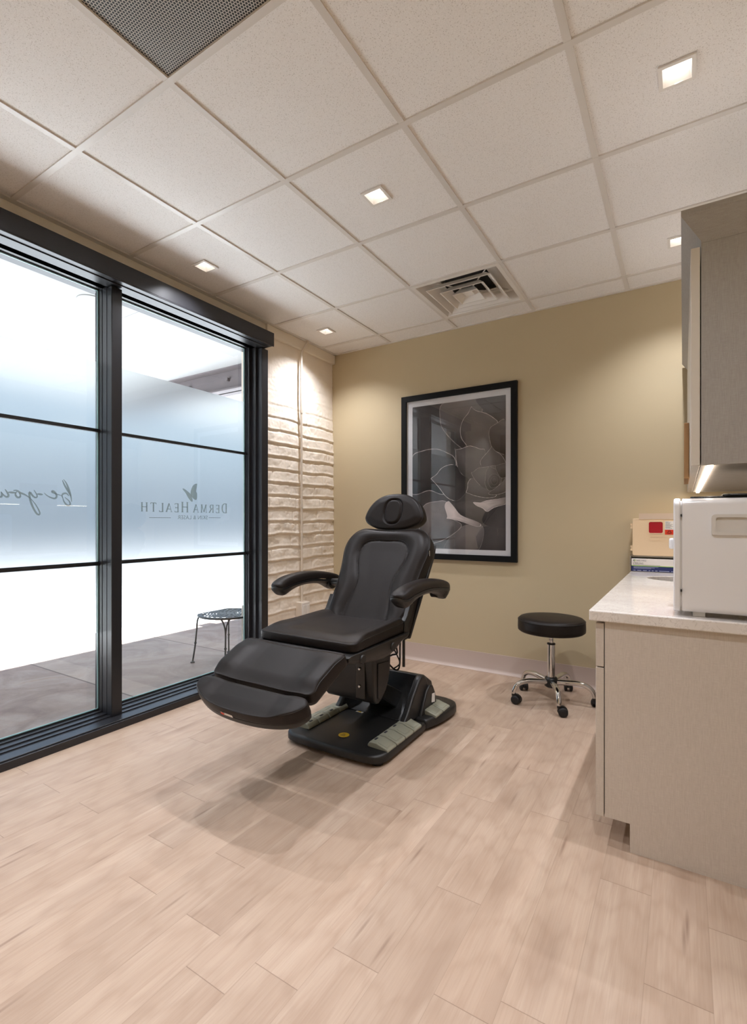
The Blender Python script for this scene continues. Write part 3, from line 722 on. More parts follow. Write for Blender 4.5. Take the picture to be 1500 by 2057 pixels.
# print: overlapping leaves with pale toothed rims, tones held in the 'ink' colour layer
class Art:
    def __init__(s): s.v = []; s.f = []; s.c = []; s.y = 0
    def shape(s, pts, fill, fill2, rim, rw=0.006, smooth=True, rimpart=None, n=56, grad=(0.0, -1.0)):
        s.y += 1; Y = PY-0.0146-0.00004*s.y
        P = resample(spline(pts, 160, True), n) if smooth else resample(pts, n)
        C = sum(P, Vector((0, 0)))/n
        lo, hi = -0.39, 0.402; lz, hz = -0.596, 0.588
        cl = lambda p: Vector((max(lo, min(hi, p.x)), max(lz, min(hz, p.y))))
        g = Vector(grad); pr = [(p-C).dot(g) for p in P]; a_, b_ = min(pr), max(pr)+1e-6
        o = len(s.v); rings = (1.0, -0.45, -1.0, 0.72, 0.40)
        for k, f in enumerate(rings):
            for i, p in enumerate(P):
                if f < 0: q = p+(C-p).normalized()*min(rw*-f*0.75, (C-p).length*0.3)
                else: q = C+(p-C)*f
                q2 = cl(q); s.v.append((PX+q2.x, Y, PZ+q2.y))
                tt = ((q-C).dot(g)-a_)/(b_-a_); nzv = 0.5+0.5*noise.noise(Vector((q.x*14, q.y*14, s.y)))
                base = [fill[j]*1.35*(1-tt)+fill2[j]*0.72*tt for j in range(3)]; edge_ = 0.70+0.42*min(1, (1-abs(f))*1.2) if f > 0 else 0.74; base = [b_c*(0.86+0.28*nzv)*edge_ for b_c in base]
                if k < 2:
                    w = 1.0
                    if rimpart: w = 1.0 if rimpart(p) else 0.12
                    w *= 0.75+0.25*math.sin(i*2.1)
                    base = [base[j]*(1-w)+rim[j]*w for j in range(3)]
                s.c.append((*base, 1))
        s.v.append((PX+cl(C).x, Y, PZ+cl(C).y)); s.c.append((*[0.5*(fill[j]+fill2[j]) for j in range(3)], 1)); ce = len(s.v)-1
        for k in range(4):
            for i in range(n):
                j = (i+1) % n; s.f.append((o+k*n+i, o+k*n+j, o+(k+1)*n+j, o+(k+1)*n+i))
        for i in range(n): s.f.append((o+4*n+i, o+4*n+(i+1) % n, ce))
A_ = Art(); g_ = lambda v, w=1.02: L(v*1.0*w, v*0.94*w, v*0.92*w)[:3]
bg = [(-0.39, -0.596), (0.402, -0.596), (0.402, 0.588), (-0.39, 0.588)]
A_.shape(bg, g_(66), g_(84), g_(60), 0.01, False, n=80)
A_.shape([(0.226,-0.417),(0.29,-0.323),(0.401,-0.216),(0.45,-0.4),(0.42,-0.62),(0.168,-0.62)], g_(72), g_(86), g_(40), 0.006)
A_.shape([(-0.089,-0.62),(-0.071,-0.525),(0.059,-0.41),(0.226,-0.417),(0.168,-0.62)], g_(112), g_(84), g_(120), 0.008)
A_.shape([(-0.125,0.583),(-0.142,0.486),(-0.116,0.376),(0.016,0.232),(0.101,0.217),(0.218,0.477),(0.181,0.60),(0.03,0.64)], g_(112), g_(70), g_(150), 0.012)
A_.shape([(-0.43,-0.1),(-0.40,0.163),(-0.299,0.216),(-0.17,0.223),(-0.071,0.182),(-0.01,0.137),(-0.001,0.038),(-0.089,-0.15),(-0.234,-0.12),(-0.36,-0.15)], g_(70), g_(56), g_(190), 0.010)
A_.shape([(-0.327,-0.53),(-0.299,-0.26),(-0.161,-0.207),(-0.071,-0.221),(-0.03,-0.345),(0.05,-0.41),(-0.089,-0.518),(-0.234,-0.56)], g_(120), g_(92), g_(178), 0.009)
A_.shape([(0.22,0.5),(0.18,0.60),(0.45,0.62),(0.44,0.36),(0.34,0.38)], g_(78), g_(60), g_(84), 0.008)
tip = lambda *a: [p for p in a]
A_.shape([(0.093,0.218),(0.045,0.29),(0.036,0.37),(0.062,0.44),(0.101,0.482),(0.124,0.525),(0.128,0.538),(0.136,0.522),(0.17,0.495),(0.25,0.465),(0.314,0.418),(0.342,0.376),(0.346,0.174),(0.201,0.027),(0.12,0.12)], g_(106), g_(72), g_(222), 0.006, rimpart=lambda p: p.y > 0.22)
A_.shape([(0.43,0.14),(0.33,0.16),(0.29,0.202),(0.27,0.298),(0.282,0.351),(0.33,0.378),(0.375,0.405),(0.388,0.407),(0.40,0.385),(0.44,0.34)], g_(92), g_(60), g_(170), 0.006, rimpart=lambda p: p.x < 0.39)
A_.shape([(-0.01,0.212),(0.0,0.203),(0.05,0.209),(0.118,0.224),(0.201,0.193),(0.242,0.174),(0.218,0.026),(0.118,-0.037),(0.033,0.02),(0.003,0.103),(-0.004,0.19)], g_(98), g_(80), g_(225), 0.006, rimpart=lambda p: p.y > 0.18 or p.x < 0.06)
A_.shape([(-0.222,-0.021),(-0.205,-0.008),(-0.17,0.014),(-0.125,0.062),(-0.054,0.086),(0.007,0.072),(0.05,0.003),(0.118,-0.041),(0.11,-0.113),(0.033,-0.199),(-0.027,-0.206),(-0.089,-0.171),(-0.151,-0.095),(-0.205,-0.036)], g_(84), g_(60), g_(228), 0.007, rimpart=lambda p: p.x < -0.02, grad=(1, 0.4))
A_.shape([(0.201,0.082),(0.218,0.121),(0.26,0.165),(0.288,0.198),(0.294,0.207),(0.302,0.192),(0.322,0.168),(0.369,0.133),(0.401,0.077),(0.42,0.016),(0.32,-0.02),(0.242,0.009)], g_(96), g_(64), g_(190), 0.005, rimpart=lambda p: p.y > 0.06)
A_.shape([(0.084,-0.144),(0.096,-0.11),(0.101,-0.064),(0.135,-0.034),(0.201,-0.07),(0.28,-0.12),(0.33,-0.17),(0.314,-0.187),(0.25,-0.192),(0.16,-0.174),(0.10,-0.15)], g_(92), g_(74), g_(214), 0.006, rimpart=lambda p: p.x < 0.12 or p.y < -0.155)
A_.shape([(0.127,0.009),(0.145,0.016),(0.185,0.044),(0.258,0.05),(0.33,0.051),(0.37,-0.02),(0.346,-0.1),(0.242,-0.117),(0.168,-0.059)], g_(96), g_(76), g_(176), 0.005, rimpart=lambda p: p.y > 0.0 or p.x < 0.2)
A_.shape([(0.41,-0.03),(0.42,-0.131),(0.346,-0.168),(0.266,-0.16),(0.338,-0.105),(0.38,-0.07)], g_(104), g_(70), g_(180), 0.005)
A_.shape([(0.242,-0.039),(0.25,0.016),(0.27,0.05),(0.276,0.056),(0.29,0.045),(0.338,0.019),(0.369,-0.014),(0.362,-0.083),(0.282,-0.14),(0.242,-0.094)], g_(92), g_(62), g_(160), 0.004)
A_.shape([(0.322,0.043),(0.35,0.06),(0.42,0.066),(0.42,-0.023),(0.362,-0.04)], g_(86), g_(60), g_(150), 0.004)
A_.shape([(0.262,-0.06),(0.29,-0.015),(0.33,-0.012),(0.36,-0.05),(0.345,-0.10),(0.29,-0.115)], g_(82), g_(48), g_(132), 0.004)
A_.shape([(0.285,-0.055),(0.31,-0.028),(0.335,-0.045),(0.335,-0.08),(0.305,-0.092)], g_(80), g_(44), g_(126), 0.003)
A_.shape([(0.30,-0.052),(0.315,-0.04),(0.328,-0.058),(0.315,-0.074)], g_(92), g_(60), g_(120), 0.002)
A_.shape([(-0.03,-0.235),(0.12,-0.21),(0.26,-0.21),(0.27,-0.30),(0.21,-0.40),(0.06,-0.33),(0.0,-0.28)], g_(84), g_(62), g_(90), 0.004)
A_.shape([(0.143,-0.224),(0.16,-0.222),(0.201,-0.227),(0.25,-0.212),(0.33,-0.203),(0.42,-0.195),(0.42,-0.235),(0.314,-0.268),(0.258,-0.299),(0.22,-0.272),(0.17,-0.25)], g_(190), g_(120), g_(222), 0.007, grad=(1, -0.2))
A_.shape([(-0.097,-0.25),(-0.088,-0.222),(-0.065,-0.210),(-0.052,-0.216),(-0.01,-0.263),(0.045,-0.325),(0.16,-0.369),(0.212,-0.401),(0.168,-0.413),(0.033,-0.372),(-0.065,-0.352),(-0.082,-0.355),(-0.074,-0.33),(-0.09,-0.28)], g_(206), g_(150), g_(228), 0.006, grad=(1, 0.1))
me = bpy.data.meshes.new('print'); me.from_pydata(A_.v, [], A_.f); me.materials.append(M['print'])
ca_ = me.color_attributes.new('ink', 'FLOAT_COLOR', 'POINT')
for i_, c_ in enumerate(A_.c): ca_.data[i_].color = c_
po = bpy.data.objects.new('print', me); COL.objects.link(po); po.parent = pc; po.location = -Vector((PX, PY, PZ))
m = MB(); m.quad((PX-HW+FW, PY-0.0185, PZ-HH+FW), (PX+HW-FW, PY-0.0185, PZ-HH+FW), (PX+HW-FW, PY-0.0185, PZ+HH-FW), (PX-HW+FW, PY-0.0185, PZ+HH-FW)); m.build('glass_pane', M['pglass'], pc)

# ------------------------------------------------------------------ treatment chair
XC = -1.49
tch = thing('treatment_chair', 'black upholstered reclining treatment chair with armrests on a pedal base', 'chair', (XC, 2.35, 0))
class Frame:
    def __init__(s, O, V, N): s.O = Vector(O); s.U = Vector((1, 0, 0)); s.V = Vector(V).normalized(); s.N = Vector(N).normalized()
    def at(s, u, v, n): return s.O+s.U*u+s.V*v+s.N*n
def dist_poly(p, poly, closed=True):
    best = 1e9; ins_ = False; n = len(poly)
    for i in range(n if closed else n-1):
        a, b = poly[i], poly[(i+1) % n]; dx, dy = b[0]-a[0], b[1]-a[1]; L2 = dx*dx+dy*dy+1e-12
        t_ = max(0, min(1, ((p[0]-a[0])*dx+(p[1]-a[1])*dy)/L2)); q = (a[0]+dx*t_-p[0])**2+(a[1]+dy*t_-p[1])**2
        if q < best: best = q
        if closed and ((a[1] > p[1]) != (b[1] > p[1])) and p[0] < (b[0]-a[0])*(p[1]-a[1])/(b[1]-a[1])+a[0]: ins_ = not ins_
    return math.sqrt(best)*(-1 if ins_ else 1)
def pad(name, fr_, outl, t_, hf, er, parent, mat, nout=150, nring=26, smooth_outline=False, bottom_r=0.012, topn=None, c=None):
    P = spline(outl, nout*3, True) if smooth_outline else outl
    P = resample(P, nout); C = Vector(c) if c else Vector((0, (min(p.y for p in P)+max(p.y for p in P))/2))
    rings = []
    def ring(inset, nfun):
        r_ = []
        for p in P:
            d_ = C-p; q = p+d_.normalized()*min(inset, d_.length*0.95); r_.append(fr_.at(q.x, q.y, nfun(q)))
        return r_
    for k in range(4):
        a = PI/2*k/3; rings.append(ring(bottom_r*(1-math.sin(a)), lambda q, a=a: bottom_r*(1-math.cos(a))))
    K = 8
    for k in range(K+1):
        a = PI/2*k/K; ins_ = er*(1-math.cos(a)); dn = -er*(1-math.sin(a))
        rings.append(ring(ins_, lambda q, dn=dn, w=k/K: t_+dn+hf(q.x, q.y)*w))
    last = []
    for p in P:
        d_ = C-p; last.append(p+d_.normalized()*er)
    for k in range(1, nring):
        f = 1-k/nring; r_ = []
        for p in last:
            q = C+(p-C)*f; r_.append(fr_.at(q.x, q.y, t_+hf(q.x, q.y)))
        rings.append(r_)
    m = MB(); m.loft(rings, False, False); n = nout; last_i = (len(rings)-1)*n
    m.add([], [])
    m.v.append(tuple(fr_.at(C.x, C.y, t_+hf(C.x, C.y)))); ci = len(m.v)-1
    for k in range(n): m.f.append((last_i+k, last_i+(k+1) % n, ci)); m.mi.append(0)
    m.f.append(tuple(reversed(range(n)))); m.mi.append(0)
    o = m.build(name, mat, parent, smooth=70)
    return o, P, C
def seam(name, fr_, P, C, inset, nfun, parent, r=0.0018, closed=True, mat='stitch'):
    pts = []
    for p in P:
        d_ = C-p; q = p+d_.normalized()*inset; pts.append(fr_.at(q.x, q.y, nfun(q)))
    m = MB(); m.tube(pts, r, 6, closed=closed); return m.build(name, M[mat], parent, smooth=80)
sst = lambda a, b, x: (lambda q: q*q*(3-2*q))(max(0, min(1, (x-a)/(b-a))))

# seat
TS_ = 0.050
fs = Frame((XC, 1.795, 0.585), (0, 1, 0), (0, 0, 1))
seat_out = [(x, y) for x, y in rrect(-0.285, 0.0, 0.285, 0.52, 0.035, 6)]
seat_out = [(x*(1.0-0.07*y/0.52), y) for x, y in seat_out]
def h_seat(u, v):
    e = min(0.28-abs(u)*(1+0.02), 0.0+v+0.06, 0.56-v)
    side = sst(0.18, 0.245, abs(u)); 
    bol = 0.022*sst(0.165, 0.225, abs(u))*sst(0.02, 0.16, v)*(0.6+0.4*sst(0.2, 0.5, v))
    front = -0.012*(1-sst(0.0, 0.10, v))
    return 0.004+bol+front-0.006*math.exp(-((abs(u))/0.2)**2)*sst(0.05, 0.2, v)
so, P, C = pad('seat_cushion', fs, seat_out, TS_, h_seat, 0.014, tch, M['vinyl'])
seam('piping', fs, P, C, 0.002, lambda q: TS_-0.012+h_seat(q.x, q.y)*0.6, so)

# backrest
fb = Frame((XC, 2.284, 0.597), (0, 0.525, 0.851), (0, -0.851, 0.525)); TB = 0.092
fb.O = fb.O-fb.N*TB
back_half = [(0.20, 0.0), (0.252, 0.006), (0.262, 0.05), (0.261, 0.16), (0.262, 0.27), (0.272, 0.37), (0.286, 0.455), (0.288, 0.49), (0.283, 0.53), (0.266, 0.57), (0.236, 0.603), (0.195, 0.622), (0.15, 0.624), (0.10, 0.620), (0.05, 0.615), (0.0, 0.614)]
back_out = [tuple(p) for p in spline(sym(back_half), 240, True)]
pan_half = [(0.0, 0.535), (0.07, 0.534), (0.115, 0.526), (0.148, 0.500), (0.162, 0.458), (0.160, 0.41), (0.143, 0.35), (0.122, 0.29), (0.117, 0.23), (0.128, 0.15), (0.142, 0.08), (0.148, 0.0)]
panel = [tuple(p) for p in spline(pan_half, 60)]; panel = panel+[(-x, y) for x, y in reversed(panel)]
panel_line = panel
outer_l = [tuple(p) for p in resample([Vector(p) for p in back_out], 90)]
def h_back(u, v):
    d_ = dist_poly((u, v), panel+[]) if v > 0.0 else 0.05
    de = -dist_poly((u, v), outer_l)
    if d_ <= 0:
        return -0.004-0.006*sst(0.0, 0.08, -d_)*(0.4) -0.005*math.exp(-(d_/0.004)**2)
    w = d_/(d_+max(de, 0)+1e-6)
    b = 0.020*math.sin(PI*min(1, w*1.05))**0.9 if w < 0.96 else 0.004
    return -0.004+b-0.005*math.exp(-(d_/0.004)**2)-0.010*(1-sst(0.0, 0.03, de))
bo, P, C = pad('backrest_cushion', fb, back_out, TB, h_back, 0.024, tch, M['vinyl'], nout=190, nring=40, c=(0, 0.34))
seam('piping', fb, P, C, 0.002, lambda q: TB-0.016, bo)
for off in (0.0, 0.006):
    pts = [fb.at(p[0]*(1+off*4), p[1]+off*(1 if p[1] > 0.4 else 0), TB+h_back(p[0]*(1+off*4), p[1]+off*(1 if p[1] > 0.4 else 0))+0.0004) for p in panel]
    m = MB(); m.tube(pts, 0.0011, 5); m.build('stitching', M['stitch'], bo, smooth=80)
m = MB(); c0 = fb.at(0.284, 0.47, TB-0.022); 
for k in range(1): m.box((c0.x-0.001, c0.y-0.005, c0.z-0.018), (c0.x+0.006, c0.y+0.005, c0.z+0.018), 0)
for k in range(5): m.box((c0.x+0.006, c0.y-0.003, c0.z-0.014+k*0.006), (c0.x+0.0066, c0.y+0.003, c0.z-0.011+k*0.006), 1)
tg = m.build('brand_tag', [M['black'], M['paper']], bo); tg['label'] = 'small black tag with white letters'
# shell behind the backrest, with hinge brackets
m = MB(); sh = [(-0.045, 0.0), (-0.045, 0.50), (-0.02, 0.565), (0.0, 0.58), (0.0, 0.0)]
rings = []
for u in (-0.262, -0.25, -0.18, 0, 0.18, 0.25, 0.262):
    k = 0.35 if abs(u) > 0.26 else (0.75 if abs(u) > 0.2 else 1.0)
    rings.append([fb.at(u*(1.0+0.08*sst(0.2, 0.5, vv)), vv*(0.97 if abs(u) > 0.2 else 1), nn*k) for nn, vv in sh])
m.loft(rings); m.build('back_shell', M['plastic'], tch, bevel=0.006)
for s_ in (-1, 1):
    m = MB(); pr = [(2.325, 0.665), (2.300, 0.645), (2.292, 0.60), (2.302, 0.545), (2.326, 0.545), (2.346, 0.575), (2.336, 0.605), (2.345, 0.63), (2.37, 0.66), (2.40, 0.72), (2.37, 0.74)]
    xa = XC+s_*0.255; m.prism(pr, xa-0.014, xa+0.014, 'X'); m.build('hinge_bracket', M['plastic'], tch, bevel=0.004)

# headrest
fh = Frame((XC, 2.620, 1.116), (0, 0.275, 0.961), (0, -0.961, 0.275)); TH_ = 0.085
fh.O = fh.O-fh.N*TH_
head_half = [(0.0, 0.0), (0.05, 0.001), (0.10, 0.008), (0.145, 0.023), (0.180, 0.043), (0.198, 0.068), (0.200, 0.085), (0.192, 0.115), (0.174, 0.15), (0.147, 0.182), (0.112, 0.206), (0.07, 0.221), (0.03, 0.227), (0.0, 0.228)]
head_out = [tuple(p) for p in spline(sym(head_half), 200, True)]
oval = [(0.058*math.copysign(abs(math.cos(a))**0.75, math.cos(a)), 0.113+0.076*math.copysign(abs(math.sin(a))**0.75, math.sin(a))) for a in [2*PI*k/60 for k in range(60)]]
outer_h = [tuple(p) for p in resample([Vector(p) for p in head_out], 80)]
def h_head(u, v):
    d_ = dist_poly((u, v), oval); de = max(0, -dist_poly((u, v), outer_h))
    b = 0.010*sst(0.0, 0.05, de)
    return b-0.011*math.exp(-(d_/0.0065)**2)+(0.002 if d_ < 0 else 0)
ho, P, C = pad('headrest', fh, head_out, TH_, h_head, 0.016, tch, M['vinyl'], nout=150, nring=44, c=(0, 0.113), bottom_r=0.03)
seam('piping', fh, P, C, 0.001, lambda q: TH_-0.010, ho)
for u in (-0.05, 0.05):
    m = MB(); m.tube([fh.at(u, 0.06, 0.02), fh.at(u, -0.10, 0.02)], 0.008, 10); m.build('headrest_post', M['chrome'], tch, smooth=50)

# leg rest and foot rest share one slope
VL, NL = (0, -0.904, -0.428), (0, -0.428, 0.904)
TL = 0.056
fl = Frame((XC, 1.737, 0.609), VL, NL); fl.O = fl.O-fl.N*TL
leg_out = rrect(-0.292, 0.0, 0.292, 0.262, 0.03, 6); leg_out = [(x*(1-0.02*y/0.26), y) for x, y in leg_out]
def h_leg(u, v):
    return 0.012*sst(0.16, 0.235, abs(u))*sst(0.02, 0.1, v)*(1-0.5*sst(0.2, 0.26, v))+0.004-0.012*(1-sst(0.0, 0.03, v))-0.017*sst(0.19, 0.262, v)-0.006*(1-sst(0.1, 0.2, abs(u)))
lo, P, C = pad('leg_rest', fl, leg_out, TL, h_leg, 0.011, tch, M['vinyl'])
seam('piping', fl, P, C, 0.002, lambda q: TL-0.008+h_leg(q.x, q.y)*0.9, lo)
m = MB(); pr = [(p[0], p[1]) for p in rrect(-0.27, 0.01, 0.27, 0.255, 0.03)]
m.loft([[fl.at(u, v, -0.018) for u, v in pr], [fl.at(u, v, 0.004) for u, v in pr]]); m.build('leg_rest_tray', M['plastic'], tch, bevel=0.006)
for s_ in (-1, 1):
    m = MB(); q = [(0.03, -0.045), (0.03, -0.01), (0.19, -0.01), (0.17, -0.045), (0.10, -0.055)]
    m.loft([[fl.at(s_*0.20, v, n_) for v, n_ in q], [fl.at(s_*0.225, v, n_) for v, n_ in q]]); m.build('leg_rest_bracket', M['plastic'], tch, bevel=0.005)
TF = 0.050
ff = Frame((XC, 1.487, 0.482), VL, NL); ff.O = ff.O-ff.N*TF
foot_half = [(0.0, 0.0), (0.15, 0.0), (0.262, 0.0), (0.288, 0.010), (0.302, 0.028), (0.300, 0.048), (0.280, 0.075), (0.235, 0.100), (0.165, 0.120), (0.085, 0.131), (0.0, 0.134)]
foot_out = [tuple(p) for p in spline(sym(foot_half), 220, True)]
def h_foot(u, v):
    return 0.010*sst(0.15, 0.24, abs(u))-0.010*sst(0.07, 0.13, v)-0.004*(1-sst(0.0, 0.02, v))
fo, P, C = pad('foot_rest', ff, foot_out, TF, h_foot, 0.009, tch, M['vinyl'], c=(0, 0.055))
seam('piping', ff, P, C, 0.006, lambda q: TF-0.004+h_foot(q.x, q.y)*0.9, fo)
m = MB(); pr = [(p[0]*0.985, p[1]*0.985) for p in resample([Vector(p) for p in foot_out], 80)]
pr2 = [(p[0]*0.94, 0.01+p[1]*0.9) for p in resample([Vector(p) for p in foot_out], 80)]
m.loft([[ff.at(u, v, -0.020) for u, v in pr2], [ff.at(u, v, -0.010) for u, v in pr], [ff.at(u, v, 0.002) for u, v in pr]]); m.build('foot_rest_tray', M['plastic'], tch, smooth=40)
m = MB(); a0, a1 = (-0.085, 0.1345), (-0.015, 0.1355)
m.add([ff.at(a0[0], a0[1]-0.0025, 0.018), ff.at(a1[0], a1[1]-0.0, 0.018), ff.at(a1[0], a1[1]-0.0, 0.006), ff.at(a0[0], a0[1]-0.0025, 0.006)], [(0, 1, 2, 3)], 0)
m.add([ff.at(a0[0], a0[1]-0.002, 0.017), ff.at(a0[0]+0.022, a1[1]+0.0002, 0.017), ff.at(a0[0]+0.022, a1[1]+0.0002, 0.007), ff.at(a0[0], a0[1]-0.002, 0.007)], [(0, 1, 2, 3)], 1)
sl = m.build('warning_label', [M['cardw'], M['orange']], fo); sl['label'] = 'white and orange warning label'

# seat housing under the cushion
m = MB(); hp = [(1.775, 0.584), (1.752, 0.575), (1.757, 0.548), (1.83, 0.528), (1.907, 0.512), (2.0, 0.497), (2.064, 0.490), (2.13, 0.498), (2.19, 0.520), (2.235, 0.546), (2.30, 0.562), (2.318, 0.584)]
rings = []
for u, k in ((-0.288, 0.6), (-0.278, 0.85), (-0.20, 1.0), (0.20, 1.0), (0.278, 0.85), (0.288, 0.6)):
    rings.append([(XC+u, y, 0.584-(0.584-z)*k) for y, z in hp])
m.loft(rings); hs = m.build('seat_housing', M['plastic'], tch, bevel=0.004)
for s_ in (-1, 1):
    for yy, zz, rr in ((1.862, 0.550, 0.021), (2.137, 0.548, 0.023)):
        m = MB(); m.lathe([(0.0, 0.008*s_), (rr*0.85, 0.008*s_), (rr, 0.004*s_), (rr, -0.014*s_)], (XC+s_*0.286, yy, zz), 24, 'X'); m.build('pivot_cap', M['plastic'], hs, smooth=40)

# armrests
def arm(s_):
    x = XC+s_*0.372
    a_ = MB(); N_ = 30; TOP = spline([(2.008, 0.822), (2.04, 0.842), (2.10, 0.860), (2.20, 0.871), (2.30, 0.873), (2.42, 0.862), (2.52, 0.844), (2.585, 0.826)], N_)
    rings, rings2 = [], []
    for i, p in enumerate(TOP):
        f = i/(N_-1); ed = min(f, 1-f)
        e = math.sqrt(max(0.0, 1-(1-min(1, ed*5.5))**2)); eh = (0.16 if f < 0.5 else 0.62)+(0.84 if f < 0.5 else 0.38)*math.sin(PI/2*min(1, ed*4.0))
        hw = 0.006+0.037*e; ht = 0.044*eh; bow = 0.010*math.sin(PI*f)*s_; zb_ = p.y-0.044 if ed > 0.25 else p.y-0.044*eh
        r_ = []
        for k in range(13):
            a = PI*k/12; cu, sv = math.cos(a), math.sin(a)
            r_.append((x+bow+math.copysign(abs(cu)**0.75, cu)*hw, p.x, zb_+(sv**0.7 if sv > 0 else 0)*ht))
        for q in (-0.8, -0.3, 0.3, 0.8): r_.append((x+bow+q*hw, p.x, zb_))
        rings.append(r_)
        low = 0.014+0.022*math.exp(-((f-0.24)/0.12)**2)+0.034*math.exp(-((f-0.86)/0.10)**2)
        low *= (0.3+0.7*math.sin(PI/2*min(1, ed*6))); zt_ = zb_-0.0025; r2 = []
        for qx, qz in ((1.0, 0), (1.0, -0.012), (0.93, -0.014), (0.8, -0.014-low*0.5), (0.55, -0.014-low*0.9), (0.25, -0.014-low), (-0.25, -0.014-low), (-0.55, -0.014-low*0.9), (-0.8, -0.014-low*0.5), (-0.93, -0.014), (-1.0, -0.012), (-1.0, 0)):
            r2.append((x+bow+qx*hw, p.x, zt_+qz*(0.5+0.5*e)))
        rings2.append(r2)
    a_.loft(rings); o = a_.build('armrest_pad', M['vinyl'], tch, smooth=50)
    b_ = MB(); b_.loft(rings2); b_.build('armrest_shell', M['plastic'], o, smooth=35)
    b_ = MB(); b_.tube([(XC+s_*0.235, 2.46, 0.80), (x-s_*0.01, 2.485, 0.79)], 0.022, 14); b_.lathe([(0.0, 0.0), (0.036, 0.0), (0.036, 0.03), (0.0, 0.03)], (x-s_*0.02-0.015, 2.485, 0.788), 20, 'X')
    b_.build('armrest_bracket', M['plastic'], o, smooth=40)
for s_ in (1, -1): arm(s_)

# lift column
m = MB(); pc_ = [(2.15, 0.50), (2.15, 0.45), (2.166, 0.27), (2.172, 0.24), (2.19, 0.222), (2.215, 0.220), (2.245, 0.232), (2.29, 0.27), (2.318, 0.315), (2.336, 0.38), (2.34, 0.46), (2.34, 0.50)]
m.prism(pc_, XC-0.15, XC+0.16, 'X'); lc = m.build('lift_column', M['plastic'], tch, bevel=0.006)
m = MB(); pi_ = [(2.20, 0.43), (2.20, 0.25), (2.225, 0.238), (2.27, 0.275), (2.30, 0.33), (2.312, 0.42)]
m.prism(pi_, XC+0.16, XC+0.165, 'X'); m.build('side_panel', M['plastic'], lc, bevel=0.003)
m = MB(); m.box((XC+0.06, 2.148, 0.25), (XC+0.115, 2.156, 0.47)); m.build('cover_plate', M['plasticg'], lc, bevel=0.003)
for zz in (0.405, 0.315):
    m = MB(); m.lathe([(0.0, -0.006), (0.006, -0.005), (0.008, 0.0), (0.008, 0.006)], (XC+0.085, 2.146, zz), 14, 'Y'); sc_o = m.build('screw', M['chrome'], lc, smooth=50); sc_o['label'] = 'shiny screw'
m = MB(); m.box((XC-0.27, 2.13, 0.30), (XC-0.12, 2.33, 0.47)); m.build('actuator_housing', M['plastic'], tch, bevel=0.012)
m = MB(); m.prism([(2.20, 0.30), (2.30, 0.32), (2.66, 0.13), (2.60, 0.07), (2.55, 0.07)], XC-0.09, XC+0.09, 'X'); m.build('lift_arm', M['plastic'], tch, bevel=0.008)

# base plate, rear cover and pedals
def rounded(pts, r, n=5):
    out = []; m_ = len(pts)
    for i in range(m_):
        p0, p1, p2 = Vector(pts[i-1]), Vector(pts[i]), Vector(pts[(i+1) % m_]); rr = r[i] if isinstance(r, list) else r
        a = (p0-p1); b = (p2-p1); da = min(rr, a.length*0.45); db = min(rr, b.length*0.45); A = p1+a.normalized()*da; B = p1+b.normalized()*db
        for k in range(n+1):
            t_ = k/n; out.append(((1-t_)**2*A+2*t_*(1-t_)*p1+t_*t_*B))
    return out
fp = rounded([(XC-0.305, 1.985), (XC, 1.972), (XC+0.305, 1.985), (XC+0.296, 2.492), (XC-0.296, 2.492)], [0.10, 0.5, 0.10, 0.01, 0.01])
m = MB(); m.loft([[(p.x, p.y, 0.022) for p in fp], [(p.x, p.y, 0.045) for p in fp], [(XC+(p.x-XC)*0.985, 2.24+(p.y-2.24)*0.985, 0.056) for p in fp], [(XC+(p.x-XC)*0.95, 2.24+(p.y-2.24)*0.95, 0.060) for p in fp]])
bpz = m.build('base_plate', M['plastic'], tch, smooth=50)
m = MB()
rp = rounded([(XC-0.296, 2.498), (XC+0.296, 2.498), (XC+0.338, 2.64), (XC+0.345, 2.90), (XC-0.345, 2.90), (XC-0.338, 2.64)], [0.01, 0.01, 0.12, 0.14, 0.14, 0.12])
m.loft([[(p.x, p.y, 0.020) for p in rp], [(p.x, p.y, 0.052) for p in rp], [(XC+(p.x-XC)*0.985, 2.70+(p.y-2.70)*0.985, 0.064) for p in rp], [(XC+(p.x-XC)*0.95, 2.70+(p.y-2.70)*0.95, 0.068) for p in rp]])
m.build('rear_base', M['plastic'], tch, smooth=50)
for px, py in ((-0.25, 2.05), (0.25, 2.05), (-0.27, 2.82), (0.27, 2.82)):
    m = MB(); m.lathe([(0.028, 0.0), (0.03, 0.004), (0.03, 0.024)], (XC+px, py, 0), 18); m.build('levelling_foot', M['rubber'], tch, smooth=50)
m = MB(); m.prism([(2.42, 0.062), (2.50, 0.075), (2.57, 0.12), (2.615, 0.19), (2.632, 0.262), (2.66, 0.262), (2.76, 0.20), (2.82, 0.066)], XC-0.205, XC+0.205, 'X'); rc = m.build('rear_cover', M['plastic'], tch, bevel=0.006)
for s_ in (-1, 1):
    m = MB(); fn = [(2.335, 0.060), (2.40, 0.115), (2.47, 0.20), (2.535, 0.265), (2.565, 0.282), (2.605, 0.280), (2.635, 0.255), (2.655, 0.205), (2.70, 0.175), (2.74, 0.12), (2.76, 0.062)]
    m.prism(fn, XC+s_*0.195, XC+s_*0.235, 'X'); m.build('cover_fin', M['plastic'], rc, bevel=0.012, seg=3)
    m = MB(); fn = [(2.52, 0.062), (2.60, 0.19), (2.64, 0.215), (2.68, 0.205), (2.715, 0.15), (2.735, 0.062)]
    m.prism(fn, XC+s_*0.23, XC+s_*0.252, 'X'); m.build('cover_flare', M['plastic'], rc, bevel=0.008, seg=3)
m = MB(); q = [(2.655, 0.11), (2.70, 0.10), (2.70, 0.155), (2.66, 0.16)]
